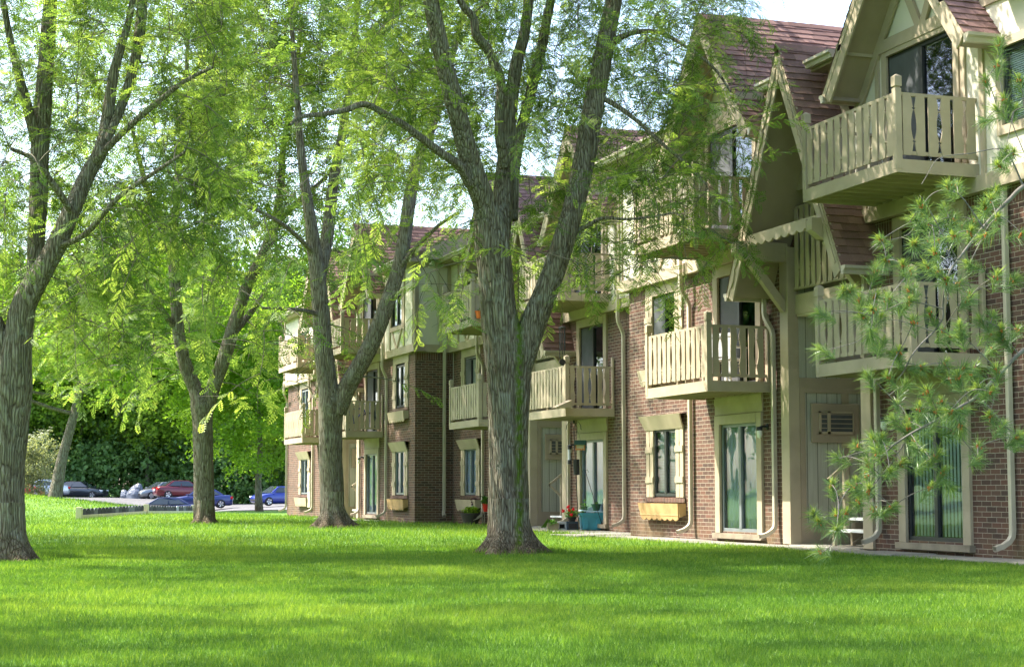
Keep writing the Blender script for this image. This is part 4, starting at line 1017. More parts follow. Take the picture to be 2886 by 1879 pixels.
wood=[(-260,165,24,8),(-60,158,22,7.5),(120,170,26,8),(300,160,23,7.5),(455,172,27,8),(610,161,24,7.5),(760,170,26,8),(900,160,23,7),(1030,150,24,7.5),(1170,165,27,8),(-420,150,25,8),(1330,175,28,9)]
wl=['leftmost woodland tree, mostly outside the frame','woodland tree behind the white car','tall woodland tree behind the grass-bank tree','woodland tree above the dark saloon','tall woodland tree above the covered motorcycle','woodland tree behind the slender-trunked locust','woodland tree behind the lime maple','woodland tree seen left of the end downpipe','background tree showing above the far end gable','background tree showing between the far gables and the Y-forked trunk','woodland tree beyond the left edge','tall background tree behind the middle block roofs']
for i,(px,D,h,R) in enumerate(wood):
    x,y,z=put(px,D); broadleaf('woodland_tree',x,y,z,h,R,0,wl[i],M['leaffar'],'trees of the wood behind the parking lot',60+i,430,CLB,.12,tr=.3,sc=(.8,1.25))
for i,(px,D,h,R,lb) in enumerate([(230,152,21,6,'sunlit mid-height tree above the dark saloon roof'),(420,151,20,6,'yellow-green tree hanging over the covered motorcycle'),(560,153,21,6,'lime-green tree behind the fork of the slender locust'),(-60,150,21,6,'bright tree filling the gap left of the ridged trunk'),(840,149,20,6,'sunlit tree just left of the end balconies')]):
    x,y,z=put(px,D); broadleaf('broadleaf_tree',x,y,z,h,R,0,lb,M['leaflime'],'sunlit trees round the parking lot',90+i,480,CL,.10,tr=.22,sc=(.9,1.4))
# dark thicket at the back of the lot
r=np.random.default_rng(5); n=2600; px=r.uniform(-700,1100,n); D=r.uniform(149,160,n); hz=r.random(n)**.8*(6.2+1.6*np.sin(px/47)+1.3*np.sin(px/19)); xyz=np.array([put(a,b) for a,b in zip(px,D)]); xyz[:,2]+=hz
keep=np.ones(n,bool); V,T=scatter(CL,xyz,r,(1.0,1.7),None,np.clip(r.normal(.4,.2,n),0,1),.7)
o=fast_mesh('thicket',V,4,M['leafdark'],attr=T); prop(o,'dense dark green undergrowth along the back of the parking lot','thicket',kind='stuff')
# two lawn trees outside the frame whose crowns shade the foreground
for i,(x,y) in enumerate([(-4.5,13.5),(1.0,-3.5),(9.5,11.0),(-3.5,37.0)]):
    t=thing('honey_locust_tree',(x,y,0),'','tree','honey locust trees on the lawn'); t['label']=['locust tree just outside the left edge of the lawn','locust tree behind the photographer','locust tree on the lawn to the right, outside the frame','locust tree beyond the left edge, behind the ridged trunk'][i]
    r=np.random.default_rng(200+i); random.seed(i); mb=MB(); limb_mesh(mb,[(x,y,-.1),(x+.1,y,2),(x,y+.1,4),(x-.3,y,7),(x,y,11)],[.36,.3,.28,.2,.08],16,3)
    for k in range(7):
        a=k*.9; limb_mesh(mb,[(x,y,3.2+k*.5),(x+math.cos(a)*1.4,y+math.sin(a)*1.4,5.5+k*.4),(x+math.cos(a)*3.6,y+math.sin(a)*3.6,8+k*.5)],[.13,.09,.03],8,3)
    root_flare(mb,(x,y,0),.34,.6,.8,48,i); mb.build('trunk',M['bark'],t,smooth=True)
    n=[560,480,500,900][i]; ang=r.random(n)*6.283; zz=r.uniform(6.2,14,n); rad=6.0*np.sqrt(r.random(n)); U=np.stack([x+rad*np.cos(ang),y+rad*np.sin(ang),zz],-1)
    q,Dq=pxD(U[:,0],U[:,1]); U=U[(U[:,2]>ZC+1385/F*Dq+2.2)|(Dq<1.5)|(q<-150)|(q>3050)]
    cl=np.sin(U[:,0]*1.05+i)*np.sin(U[:,1]*1.15+i)*np.sin(U[:,2]*1.2)
    V,T=scatter(CLM,U,r,(.55,.95)); fast_mesh('crown',V,4,M['leaf'],t,T)

# trees standing beyond the left edge, mirrored in the glass
for i,(x,y,h,R) in enumerate([(-24,30,17,7),(-30,48,19,8),(-24,66,18,7),(-34,82,21,8),(-28,12,18,7),(-44,66,20,8),(-20,98,18,7)]):
    broadleaf('broadleaf_tree',x,y,0,h,R,0,['broad tree','tall tree','round tree','large tree','wide tree','far tree','low tree'][i]+' beyond the left edge of the picture',M['leaffar'],'trees beyond the left edge',300+i,300,CLB,.12,tr=.3,sc=(.8,1.25))

r=np.random.default_rng(8); n=1500; y=r.uniform(-60,190,n); x=-62+r.normal(0,3,n)-.1*np.abs(y-40); z=r.random(n)**.8*(12+3*np.sin(y/9)+2*np.sin(y/3.7))  # leaf mass added out of view so the glass mirrors less bright sky
V,T=scatter(CLB,np.stack([x,y,z],-1),r,(1.2,1.9),None,np.clip(r.normal(.4,.2,n),0,1),.7)
o=fast_mesh('thicket',V,4,M['leafdark'],attr=T); prop(o,'unseen wood edge added beyond the left side of the lawn, outside the picture','thicket',kind='stuff')
# ================================================================== pine boughs at the right
pb=put(3330,11.0)
pt=thing('pine_tree',(pb[0],pb[1],0),'pine with orange pollen cones whose sparse boughs hang in front of the right balconies','tree')
mb=MB(); r=np.random.default_rng(77); random.seed(77)
DP=11.0
limb_mesh(mb,[(pb[0],pb[1],-.1),(pb[0]+.02,pb[1],1.2),(pb[0],pb[1]+.03,3.0),(pb[0]-.02,pb[1],5.0),(pb[0],pb[1],8.0)],[.17,.15,.13,.10,.04],18,4)
PL=[[(3330,300,40),(3150,390,26),(3000,455,20),(2886,525,16),(2850,558,15),(2815,592,13),(2772,640,11),(2743,676,10),(2712,716,9),(2680,760,8.5),(2664,810,8),(2657,860,7.5),(2657,896,7),(2632,934,6.5),(2600,965,5.5),(2569,1003,5),(2548,1045,4),(2530,1068,2.5)],
 [(3330,800,45),(3150,850,26),(3000,915,19),(2886,986,15),(2841,1029,14),(2800,1070,12),(2751,1119,11),(2708,1145,10),(2653,1176,9.5),(2615,1196,8.5),(2566,1222,7.5),(2519,1254,6.5),(2490,1280,5),(2461,1296,3)],
 [(2548,1250,5),(2515,1300,4.5),(2484,1339,4.5),(2440,1395,4),(2397,1440,3.5),(2362,1492,3),(2342,1536,2.5),(2316,1556,2)],
 [(2886,530,8),(2840,430,5),(2800,420,4),(2740,432,3.5),(2680,438,3),(2640,450,2.5),(2615,490,2),(2597,520,1.6)],
 [(2700,735,5),(2600,560,3),(2590,575,2)],
 [(2770,640,7),(2700,545,4),(2640,540,3.5),(2600,580,3),(2570,650,2.5),(2530,672,2),(2486,676,1.6)],
 [(2886,430,4),(2850,330,3),(2886,300,3)],
 [(2657,870,5),(2560,850,3.5),(2480,880,3),(2400,880,2.5),(2330,884,2)],
 [(2632,934,4),(2500,900,3),(2420,960,2.5),(2330,986,1.6)],
 [(2566,1222,4),(2500,1260,3),(2440,1270,2.5),(2365,1292,1.8)],
 [(2397,1440,3),(2360,1445,2.5),(2300,1452,1.8)]]
nodes=[];nr=[]
for l in PL:
    dd=r.normal(0,.12,len(l)).cumsum()*.25; pts=[at(q[0],q[1],DP+d) for q,d in zip(l,dd)]
    P_,R_=limb_mesh(mb,pts,[max(q[2]*.8,1.8)*DP/F*.5 for q in l],8,4); nodes+=P_; nr+=R_
TZ=[(1,(2200,0),3.445,[(2120,420),(2110,640),(1990,780),(2170,960),(2100,1070),(1990,1170),(2180,1480),(2320,780),(2280,1060)]),
 (3,(2200,400),3.445,[(2180,120),(2120,230),(2260,100),(2100,480),(1620,430),(1710,430),(1360,620),(1590,640),(1310,760),(1510,780),(970,950),(1300,990),(1440,960),(1530,960),(1680,740),(1760,830),(1850,870),(1680,910),(1970,915),(1495,1075),(930,1240),(1020,1150),(1190,1200),(1420,1210),(1260,1270),(1530,1250),(1830,1190),(2100,1300),(2270,1340),(1310,1430),(920,1500),(1040,1530),(1250,1450),(1610,1350),(1740,1370),(1460,790),(1900,760),(2100,740),(2340,900),(680,1440),(1980,620),(2040,560)]),
 (5,(2200,800),3.445,[(385,290),(390,640),(620,70),(760,140),(800,320),(890,250),(975,330),(1040,150),(1170,210),(1250,170),(1285,360),(1455,295),(1575,450),(1665,520),(865,500),(910,590),(990,570),(1110,700),(1150,660),(1370,810),(1600,770),(1740,405),(1835,90),(1830,150),(2060,320),(2145,440),(2295,450),(2030,490),(2060,630),(1935,350),(1750,480),(2140,530),(1130,1170),(845,900),(1045,900),(1210,985),(1420,1040),(1660,910),(1780,820),(1900,800),(1915,1010),(2100,830),(2040,1050),(1520,1240),(1640,1240),(1760,1210),(2030,1280),(2160,1380),(2310,1490),(1100,1310),(1350,1200),(1240,1330),(900,1500),(1850,880),(1720,900),(1560,1150)]),
 (7,(2200,1150),3.445,[(1100,110),(1230,200),(900,310),(740,370),(555,480),(500,740),(1350,410),(1450,770),(1650,770),(1920,500),(1525,450),(1580,620),(1180,530),(850,540),(840,650),(680,760),(740,720),(860,790),(760,900),(910,990),(1090,960),(320,1030),(370,1100),(550,1040),(640,1010),(540,1180),(385,1390),(1750,190),(1640,70),(1700,230),(2150,170),(2310,280),(1920,370),(1380,550),(980,300),(1040,380),(1300,330),(1480,180),(930,420),(1060,620)])]
C=[]
for _,o0,s,L in TZ:
    for (a,b) in L: C.append(at(o0[0]+a/s,o0[1]+b/s,DP+r.normal(0,.35)))
C=np.array(C)
segs,dirs=connect(np.array(nodes),np.array(nr),C,r,.0032)
for pts,rr in segs: mb.tube(pts,np.minimum(rr,.007),5,cap=False)
# needles: two per fascicle, radiating round the shoot tip and a few cm behind it
NV=[];NTt=[];CV=MB()
for c,d in zip(C,dirs):
    d=d/np.linalg.norm(d); d=d*.6+np.array([0,0,.55])+r.normal(0,.15,3); d/=np.linalg.norm(d); n=int(r.integers(130,210)); big=r.uniform(.85,1.2)
    back=r.random(n)**1.4*.12; p=c-d*back[:,None]; v=r.normal(0,1,(n,3)); v-=(v@d)[:,None]*d; v/=np.linalg.norm(v,axis=1,keepdims=True)
    op=r.uniform(.25,1.25,n); a=d*np.cos(op)[:,None]+v*np.sin(op)[:,None]; L=r.uniform(.06,.11,n)*big; a[:,2]-=.12; 
    w=np.cross(a,r.normal(0,1,(n,3))); w/=np.linalg.norm(w,axis=1,keepdims=True); w*=.0014
    mid=p+a*L[:,None]*.5+np.array([0,0,.003]); tip=p+a*L[:,None]+np.array([0,0,-.006])
    NV.append(np.stack([p-w*.6,p+w*.6,mid+w,mid-w],1).reshape(-1,3)); NV.append(np.stack([mid-w,mid+w,tip+w*.3,tip-w*.3],1).reshape(-1,3)); t_=np.clip(.35+r.normal(0,.16,n)+.3*(op<.6)*(back<.03),0,1); NTt+= [t_,t_]
    # this year's bright candle needles
    m=int(r.integers(25,60)); v=r.normal(0,1,(m,3)); a=d*1.3+v*.35+np.array([0,0,.5]); a/=np.linalg.norm(a,axis=1,keepdims=True); L=r.uniform(.03,.055,m); w=np.cross(a,r.normal(0,1,(m,3))); w/=np.linalg.norm(w,axis=1,keepdims=True); w*=.0015; p=np.repeat(c[None],m,0); tip=p+a*L[:,None]
    NV.append(np.stack([p-w,p+w,tip+w*.4,tip-w*.4],1).reshape(-1,3)); NTt.append(np.full(m,.95))
    if r.random()<.72:
        for k in range(int(r.integers(5,10))):
            q=c-d*.008+r.normal(0,.0085,3); CV.ball(q,.006*r.uniform(.7,1.2),0,5,4,(1,1,1.4))
mb.build('trunk',M['pinebark'],pt,smooth=True)
fast_mesh('needles',np.concatenate(NV),4,M['needle'],pt,np.concatenate(NTt))
o=CV.build('pollen_cones',M['cone'],pt); 

# ================================================================== cars
def carpaint(n,c,metal=.5): return paint(n,c,.28,.06,.5,metal=metal,coat=.7)
M['carglass']=paint('car_glass',(.03,.04,.045),.06,.1,.8); M['tyre']=paint('tyre_rubber',(.02,.02,.02),.85,.2); M['rim']=paint('alloy_rim',(.5,.5,.52),.3,.1,metal=.7)
M['tail']=paint('tail_lamp_red',(.45,.01,.01),.25,.1); M['headlamp']=paint('headlamp_lens',(.75,.78,.8),.12,.05); M['plate']=paint('number_plate',(.6,.62,.66),.5,.1); M['plasticblack']=paint('black_plastic',(.025,.025,.027),.6,.2)
def car(name,px,D,z,ang,L,mat,label,hatch=False,hgt=1.45):
    """ang: heading, 0 = facing left in the view, positive turns the nose towards the camera"""
    x,y,_=put(px,D); f=-np.array([CR[0],CR[1]])*math.cos(ang)-np.array([math.sin(YAW),math.cos(YAW)])*math.sin(ang); rz=math.atan2(f[1],f[0])
    t=thing(name,(x,y,z),label,'car','cars in the parking lot',rz); W=.89; k=hgt/1.45
    st=[(-.5,.62,.34,.70),(-.485,.80,.24,.90),(-.44,.86,.20,.98),(-.30,W,.18,.99),(-.1,W,.17,.94),(.12,W,.17,.92),(.25,W,.17,.92),(.40,.86,.19,.82),(.465,.78,.22,.72),(.5,.60,.30,.62)]
    if hatch: st=[(-.5,.66,.34,.78),(-.49,.82,.24,.98),(-.45,.87,.20,1.02),(-.30,W,.18,1.01),(-.1,W,.17,.98),(.10,W,.17,.96),(.22,W,.17,.95),(.38,.86,.19,.86),(.455,.78,.22,.74),(.5,.60,.30,.62)]
    b=MB(); R=[]
    for (s,w,zb,zt) in st:
        x_=s*L; zb*=k; zt*=k; ring=[(w*.82,zb),(w*.97,zb+.10),(w,zb+.32*(zt-zb)),(w*.985,zt-.16),(w*.93,zt-.05),(w*.80,zt)]; ring=ring+[(-a,c) for a,c in ring[::-1]]
        R.append([(x_,a,c) for a,c in ring])
    n=len(R[0])
    for q in R: b.v+=q
    for i in range(len(R)-1):
        for j in range(n): j2=(j+1)%n; b.f.append((i*n+j,i*n+j2,(i+1)*n+j2,(i+1)*n+j)); b.m.append(0)
    b.f.append(tuple(range(n))[::-1]); b.m.append(0); e=(len(R)-1)*n; b.f.append(tuple(e+j for j in range(n))); b.m.append(0)
    body=b.build('body',mat,t,smooth=True,world=False)
    # greenhouse
    g=[(.24 if not hatch else .26,.05),(-.05,)] ; zt=.93*k; zr=1.45*k
    xb1,xt1,xt2,xb2=(.235*L,.07*L,-.20*L,-.36*L) if not hatch else (.27*L,.10*L,-.30*L,-.46*L)
    lo=[(xb1,.78),(xb2,.76)]; c=MB(); ws=.76; wr=.56
    v=[(xb1,-ws,zt),(xb1,ws,zt),(xt1,wr,zr-.03),(xt1,-wr,zr-.03),(xb2,-ws,zt+.04),(xb2,ws,zt+.04),(xt2,wr,zr-.02),(xt2,-wr,zr-.02),((xt1+xt2)/2,-wr-.02,zr),((xt1+xt2)/2,wr+.02,zr)]
    c.v=v; c.f=[(3,2,9,8),(8,9,6,7),(0,1,2,3),(5,4,7,6),(0,3,8,7,4),(1,5,6,9,2)]; c.m=[0]*6
    c.build('roof',mat,t,smooth=False,bevel=.03,world=False)
    def lerp(a,b,s): return np.array(a)*(1-s)+np.array(b)*s
    gl=MB(); 
    def win(a,b,c_,d,off): gl.quad(*(np.array(p)+np.array(off) for p in (a,b,c_,d)))
    win(lerp(v[0],v[1],.05),lerp(v[0],v[1],.95),lerp(v[3],v[2],.93),lerp(v[3],v[2],.07),(.022,0,.022)); gl.build('windscreen',M['carglass'],t,world=False); gl=MB()
    win(lerp(v[5],v[4],.05),lerp(v[5],v[4],.95),lerp(v[6],v[7],.93),lerp(v[6],v[7],.07),(-.022,0,.022)); gl.build('rear_window',M['carglass'],t,world=False)
    for sg in (-1,1):
        A=np.array((xb1,sg*ws,zt)); B=np.array((xb2,sg*ws,zt+.04)); Cc=np.array((xt2,sg*wr,zr-.05)); Dd=np.array((xt1,sg*wr,zr-.05)); o_=np.array([0,sg*.025,.01])
        for (s0,s1) in ((.10,.50),(.54,.88)):
            gl=MB(); gl.quad(lerp(A,B,s0)+o_+[0,0,.04],lerp(A,B,s1)+o_+[0,0,.03],lerp(Dd,Cc,min(1,max(0,s1*1.05)))+o_-[0,0,.03],lerp(Dd,Cc,max(0,s0-.04))+o_-[0,0,.03]); gl.build('side_window',M['carglass'],t,world=False)
        for xx in (.315*L,-.305*L):
            w=MB(); ra=.325; yy=sg*(W-.10)
            def ring(rad,y0): return [(xx+rad*math.cos(2*math.pi*q/20),y0,ra+rad*math.sin(2*math.pi*q/20)) for q in range(20)]
            for (r0,y0,r1,y1,m_) in ((ra,yy-sg*.11,ra,yy+sg*.09,0),(ra,yy+sg*.09,ra*.66,yy+sg*.115,0)):
                a=ring(r0,y0); bq=ring(r1,y1)
                for q in range(20): w.quad(a[q],a[(q+1)%20],bq[(q+1)%20],bq[q],m_)
            o=w.build('tyre',M['tyre'],t,world=False); q_=MB(); cc=(xx,yy+sg*.10,ra)
            for s in range(5):
                a0=2*math.pi*s/5; p=[cc]+[(xx+ra*.64*math.cos(a0+u),yy+sg*.118,ra+ra*.64*math.sin(a0+u)) for u in (-.36,-.1,.1,.36)]; q_.poly(p)
            q_.build('rim',M['rim'],o,world=False)
            hb=MB(); hb.poly([(p[0],sg*(W-.055),p[2]) for p in ring(ra+.035,0)]); 
        h=MB(); h.box(.43*L,.487*L,sg*.50,sg*.76,.60*k,.72*k); h.build('headlight',M['headlamp'],t,bevel=.02,world=False)
        h=MB(); h.box(-.497*L,-.455*L,sg*.54,sg*.84,.68*k,.86*k); h.build('tail_light',M['tail'],t,bevel=.02,world=False)
        h=MB(); h.box(.20*L,.235*L,sg*.86,sg*1.02,.92*k,1.04*k); h.build('mirror',mat,t,bevel=.02,world=False)
    h=MB(); h.box(-.512*L,-.49*L,-.26,.26,.62*k,.76*k); h.build('number_plate',M['plate'],t,world=False)
    h=MB(); h.box(.485*L,.505*L,-.5,.5,.36*k,.50*k); h.build('grille',M['plasticblack'],t,world=False)
    return t
def zat(py,D): return ZC-(py-1385)*D/F
rp=math.radians
car('sedan',283-55,146,zat(1404,146),rp(172),4.75,carpaint('graphite_paint',(.035,.042,.05)),'dark graphite saloon parked side-on in front of the thicket, nose to the right')
car('sedan',118,142,zat(1400,142),rp(28),4.6,carpaint('white_silver_paint',(.55,.58,.6)),'pale silver saloon left of the grass-bank tree, nose to the left')
car('hatchback',162,150,zat(1399,150),rp(200),4.4,carpaint('silver_paint',(.35,.37,.4)),'silver hatchback mostly hidden behind the grass-bank tree',True)
car('hatchback',56,138,zat(1402,138),rp(195),4.2,carpaint('bright_red_paint',(.42,.015,.02),.2),'bright red car just showing beside the left trunk',True)
car('sedan',462,142,zat(1407,142),rp(38),4.5,carpaint('grey_paint',(.20,.215,.23)),'grey-silver saloon facing left beside the covered motorcycle')
car('sedan',520,138,zat(1404,138),rp(205),4.6,carpaint('dark_red_paint',(.12,.008,.014),.4),'dark red saloon showing its tail beside the grey-silver one')
car('sedan',571,129,zat(1431,129),rp(14),4.6,carpaint('royal_blue_paint',(.015,.028,.13),.4),'royal blue saloon behind the slender locust trunk, tail lamp at right')
car('sedan',465,114,zat(1462,114),rp(10),4.9,carpaint('midnight_blue_paint',(.015,.025,.085),.4),'midnight blue saloon half sunk behind the low striped fence')
car('hatchback',790,128,zat(1424,128),rp(38),4.3,carpaint('vivid_blue_paint',(.012,.03,.22),.35),'vivid blue hatchback beside the brick end wall, nose to the left',True)
# covered motorcycle
x,y,z=put(378,141); z=zat(1408,141); t=thing('covered_motorcycle',(x,y,z),'motorcycle under a silver grey cover in the parking lot','motorcycle',rz=math.atan2(CR[1],CR[0])-.25)
prof=[(-1.02,.12,.05),(-1.0,.62,.14),(-.93,.80,.20),(-.75,.86,.24),(-.55,.78,.26),(-.42,.66,.24),(-.30,.82,.30),(-.1,1.02,.38),(.15,1.2,.42),(.42,1.32,.44),(.6,1.36,.40),(.74,1.28,.36),(.82,.95,.32),(.9,.5,.28),(.96,.12,.2)]
c=MB(); k=18; rr=random.Random(2)
for (xx,h,w) in prof:
    for j in range(k):
        a=math.pi*j/(k-1); fold=1+.05*math.sin(j*2.3+xx*5); c.v.append((xx+.02*math.sin(j*3),w*math.cos(a)*fold*(1.15 if math.sin(a)<.5 else 1),.10+(h-.10)*math.sin(a)**.7))
for i in range(len(prof)-1):
    for j in range(k-1): c.f.append((i*k+j,i*k+j+1,(i+1)*k+j+1,(i+1)*k+j)); c.m.append(0)
M['cover']=paint('silver_cover',(.11,.125,.16),.45,.3,.5,scale=5,metal=.3)
c.build('cover',M['cover'],t,smooth=False,world=False)
for xx in (-.78,.66):
    w=MB(); w.tube([(xx,-.06,.28),(xx,.06,.28)],.27,16); w.build('wheel',M['tyre'],t,world=False)

# ================================================================== low scalloped fence
A=np.array(put(228,60)); B=np.array(put(552,82.5)); dv=B[:2]-A[:2]; Lf=np.linalg.norm(dv); dv/=Lf; nv=np.array([dv[1],-dv[0]])
if nv@np.array([math.sin(YAW),math.cos(YAW)])>0: nv=-nv
ft=thing('low_fence',tuple(A),'low cream fence with scalloped black and grey boards at the edge of the lawn','fence')
M['creamrail']=paint('cream_rail',(.55,.50,.34),.7,.15)
greys=[paint('board_black',(.018,.02,.022),.8,.3),paint('board_charcoal',(.04,.045,.05),.8,.3),paint('board_grey',(.12,.13,.14),.8,.2),paint('board_light_grey',(.28,.30,.32),.8,.2)]
def fz(s): p=A[:2]+dv*s; return float(H(np.array(p[0]),np.array(p[1])))
def fbox(mb,s0,s1,o0,o1,z0,z1):
    q=[]; 
    for (s,o_) in ((s0,o0),(s1,o0),(s1,o1),(s0,o1)): p=A[:2]+dv*s+nv*o_; q.append((p[0],p[1],fz(s)))
    n=len(mb.v); mb.v+=[(a,b,c+z0) for a,b,c in q]+[(a,b,c+z1) for a,b,c in q]
    for f in ((0,3,2,1),(4,5,6,7),(0,1,5,4),(1,2,6,5),(2,3,7,6),(3,0,4,7)): mb.f.append(tuple(n+i for i in f)); mb.m.append(0)
for s in (0,Lf*.5,Lf-.2):
    m_=MB(); fbox(m_,s,s+.2,-.1,.1,-.1,.42); m_.build('post',M['creamrail'],ft,bevel=.01)
for (a,b) in ((.2,Lf*.5),(Lf*.5+.2,Lf-.2)):
    m_=MB(); fbox(m_,a,b,-.05,.05,-.1,.14); m_.build('rail',M['creamrail'],ft)
nb=38; w=(Lf-.6)/nb; rr=random.Random(4)
for i in range(nb):
    s0=.22+i*w+(.2 if i>=nb/2 else 0); p=[]
    m_=MB(); n=9; z=fz(s0)
    ring=[(s0+.02,.10),(s0+w-.02,.10)]+[(s0+w/2+(w/2-.02)*math.cos(math.pi*k/n),.27+.10*math.sin(math.pi*k/n)) for k in range(n+1)]
    f=[];bk=[]
    for (s,zz) in ring:
        q=A[:2]+dv*s; f.append((q[0]+nv[0]*.10,q[1]+nv[1]*.10,z+zz)); bk.append((q[0]+nv[0]*.055,q[1]+nv[1]*.055,z+zz))
    m_.poly(f); m_.poly(bk[::-1])
    for k in range(len(f)): j=(k+1)%len(f); m_.quad(f[k],f[j],bk[j],bk[k])
    m_.build('board',greys[rr.choice((0,0,0,1,1,1,1,2,2,3))],ft)

# ================================================================== patio and balcony things
def col(n,c,r_=.6,**k): M[n]=paint(n,c,r_,.15,**k); return M[n]
col('tubblue',(.06,.30,.40),.45); col('lidblue',(.40,.60,.66),.5); col('potgreen',(.03,.09,.05),.5); col('terracotta',(.35,.12,.06),.8); col('darkpot',(.07,.06,.05),.7); col('redpot',(.55,.02,.015),.4); col('greypot',(.3,.36,.4),.5)
col('crate',(.03,.05,.075),.5); col('greyplastic',(.33,.36,.40),.5); col('flower',(.60,.01,.015),.6); col('roofgreen',(.03,.08,.06),.5); col('cedar',(.45,.20,.08),.6); col('seed',(.55,.5,.36),.8); col('orange',(.6,.14,.03),.6); col('blue',(.02,.05,.25),.8); col('plasticwhite',(.7,.72,.72),.4)
M['leafpurple']=leaf('purple_leaf',(.035,.012,.03),(.07,.03,.05),(.12,.06,.09),.2); M['leafgreen']=leaf('potted_leaf',(.04,.12,.03),(.08,.2,.04),(.16,.32,.07),.4)
def gl(px,py,D): return at(px,py,D)
LEAFT=[np.array([[-.5,0,0],[0,.3,.06],[.55,0,-.05],[0,-.3,.06]])*s for s in (.05,.07)]
def foliage(name,c,R,h,n,mat,parent,seed,s=1.0):
    r=np.random.default_rng(seed); v=r.normal(0,1,(n,3)); v/=np.linalg.norm(v,axis=1,keepdims=True); v*=r.uniform(.35,1,(n,1)); C=np.array(c)+v*np.array([R,R,h]); V,T=scatter(LEAFT,C,r,(.7*s,1.4*s),v,None); return fast_mesh(name,V,4,mat,parent,T)
def pot(nm,c,r0,r1,h,mat,label,cat,plant=None,lip=True):
    t=thing(nm,c,label,cat); m_=MB(); m_.lathe([(0,0),(r0,0),(r1,h),(r1+.015,h),(r1+.015,h+.03),(r1-.02,h+.03),(r1-.03,h-.03),(0,h-.03)],c,20); m_.build('pot',mat,t,smooth=False)
    if plant:
        pm,R,hh,n,s=plant; st=MB()
        for k in range(5): a=k*1.3; st.tube([(c[0],c[1],c[2]+h-.03),(c[0]+R*.6*math.cos(a),c[1]+R*.6*math.sin(a),c[2]+h+hh)],.006,4)
        st.build('stems',M['potgreen'],t); foliage('foliage',(c[0],c[1],c[2]+h+hh*.8),R,hh,n,pm,t,n,s)
    return t
Dp=41.2
# storage tub
c=gl(1668,1487,Dp); c[2]=.045; a=math.atan2(CR[1],CR[0])+.12; t=thing('storage_tub',tuple(c),'large turquoise plastic storage tub with its lid resting on top','tub',rz=a)
m_=MB(); 
def rr_(w,d,z,n=4): 
    out=[]; rad=.05
    for (sx,sy,a0) in ((1,1,0),(-1,1,90),(-1,-1,180),(1,-1,270)):
        for k in range(n+1): q=math.radians(a0+90*k/n); out.append((sx*(w/2-rad)+rad*math.cos(q),sy*(d/2-rad)+rad*math.sin(q),z))
    return out
rings=[rr_(.50,.32,0),rr_(.56,.37,.34),rr_(.62,.43,.34),rr_(.63,.44,.40),rr_(.58,.39,.40),rr_(.52,.33,.05)]; n=len(rings[0])
for q in rings: m_.v+=q
for i in range(len(rings)-1):
    for j in range(n): j2=(j+1)%n; m_.f.append((i*n+j,i*n+j2,(i+1)*n+j2,(i+1)*n+j)); m_.m.append(0)
m_.f.append(tuple(range(n))[::-1]); m_.m.append(0)
m_.build('tub',M['tubblue'],t,world=False)
for xx in (-.17,.14):
    q=MB(); q.prism([(xx-.07,.03),(xx+.05,.03),(xx+.045,.24),(xx+.0,.28),(xx-.05,.24)],'y',-.205,-.155); q.build('moulded_rib',M['tubblue'],t,world=False)
q=MB(); q.v=rr_(.62,.42,.43)+rr_(.60,.40,.455); q.f=[tuple(range(n))[::-1],tuple(range(n,2*n))]+[(j,(j+1)%n,n+(j+1)%n,n+j) for j in range(n)]; q.m=[0]*len(q.f); o=q.build('lid',M['lidblue'],t,world=False); o.rotation_euler=(0,rp(4),0); o.location=(-.02,0,.0)
c2=gl(1680,1440,Dp); pot('flower_pot',(c2[0],c2[1],.50),.075,.11,.13,M['potgreen'],'dark green pot standing on the turquoise tub lid','pot',(M['leafgreen'],.07,.05,26,.7))
c2=gl(1646,1440,Dp+.4); c2[2]=.0; pot('flower_pot',(c2[0],c2[1],.05),.10,.14,.26,M['darkpot'],'dark pot with spindly plant behind the turquoise tub','pot',(M['leafgreen'],.12,.28,110,.9))
# crate with geraniums
c=gl(1612,1488,Dp-.1); c[2]=.045; t=thing('plastic_crate',tuple(c),'dark blue plastic crate carrying the red geraniums','crate',rz=a); m_=MB()
for (x0,x1,y0,y1,z0,z1) in ((-.14,.14,-.12,-.105,0,.2),(-.14,.14,.105,.12,0,.2),(-.14,-.125,-.105,.105,0,.2),(.125,.14,-.105,.105,0,.2),(-.125,.125,-.105,.105,.18,.195)): m_.box(x0,x1,y0,y1,z0,z1)
m_.build('box',M['crate'],t,world=False,bevel=.008); m_=MB(); m_.box(-.10,.10,-.128,-.121,.03,.15); m_.build('opening',M['plasticblack'],t,world=False)  # black plate stands in for the shaded hole in the crate front
t=pot('geranium',(c[0],c[1],.24),.07,.09,.08,M['plasticblack'],'potted geranium with round red flower heads on the dark crate','plant',(M['leafgreen'],.19,.13,240,1.0))
for (px,py) in ((1588,1439),(1601,1427),(1604,1437),(1616,1434),(1610,1450)):
    q=at(px,py,Dp-.22); m_=MB(); 
    for k in range(9): m_.ball(q+np.array([random.uniform(-.025,.025) for _ in range(3)]),.02,0,6,4)
    m_.tube([q,(c[0],c[1],.36)],.004,4); m_.build('flower_head',M['flower'],t)
# step stool
c=gl(1583,1488,Dp-.1); c[2]=.045; t=thing('step_stool',tuple(c),'small grey plastic stool with a square opening, left of the geraniums','stool',rz=a); m_=MB()
m_.box(-.095,.095,-.09,.09,.17,.19); m_.prism([(-.10,0),(-.07,0),(-.065,.17),(-.09,.17)],'y',-.09,.09); m_.prism([(.07,0),(.10,0),(.09,.17),(.065,.17)],'y',-.09,.09); m_.box(-.075,.075,-.088,-.07,0,.035); m_.box(-.075,.075,-.088,-.07,.135,.17); m_.box(-.075,.075,.07,.08,0,.17,1)
m_.build('frame',[M['greyplastic'],M['plasticblack']],t,world=False,bevel=.006)
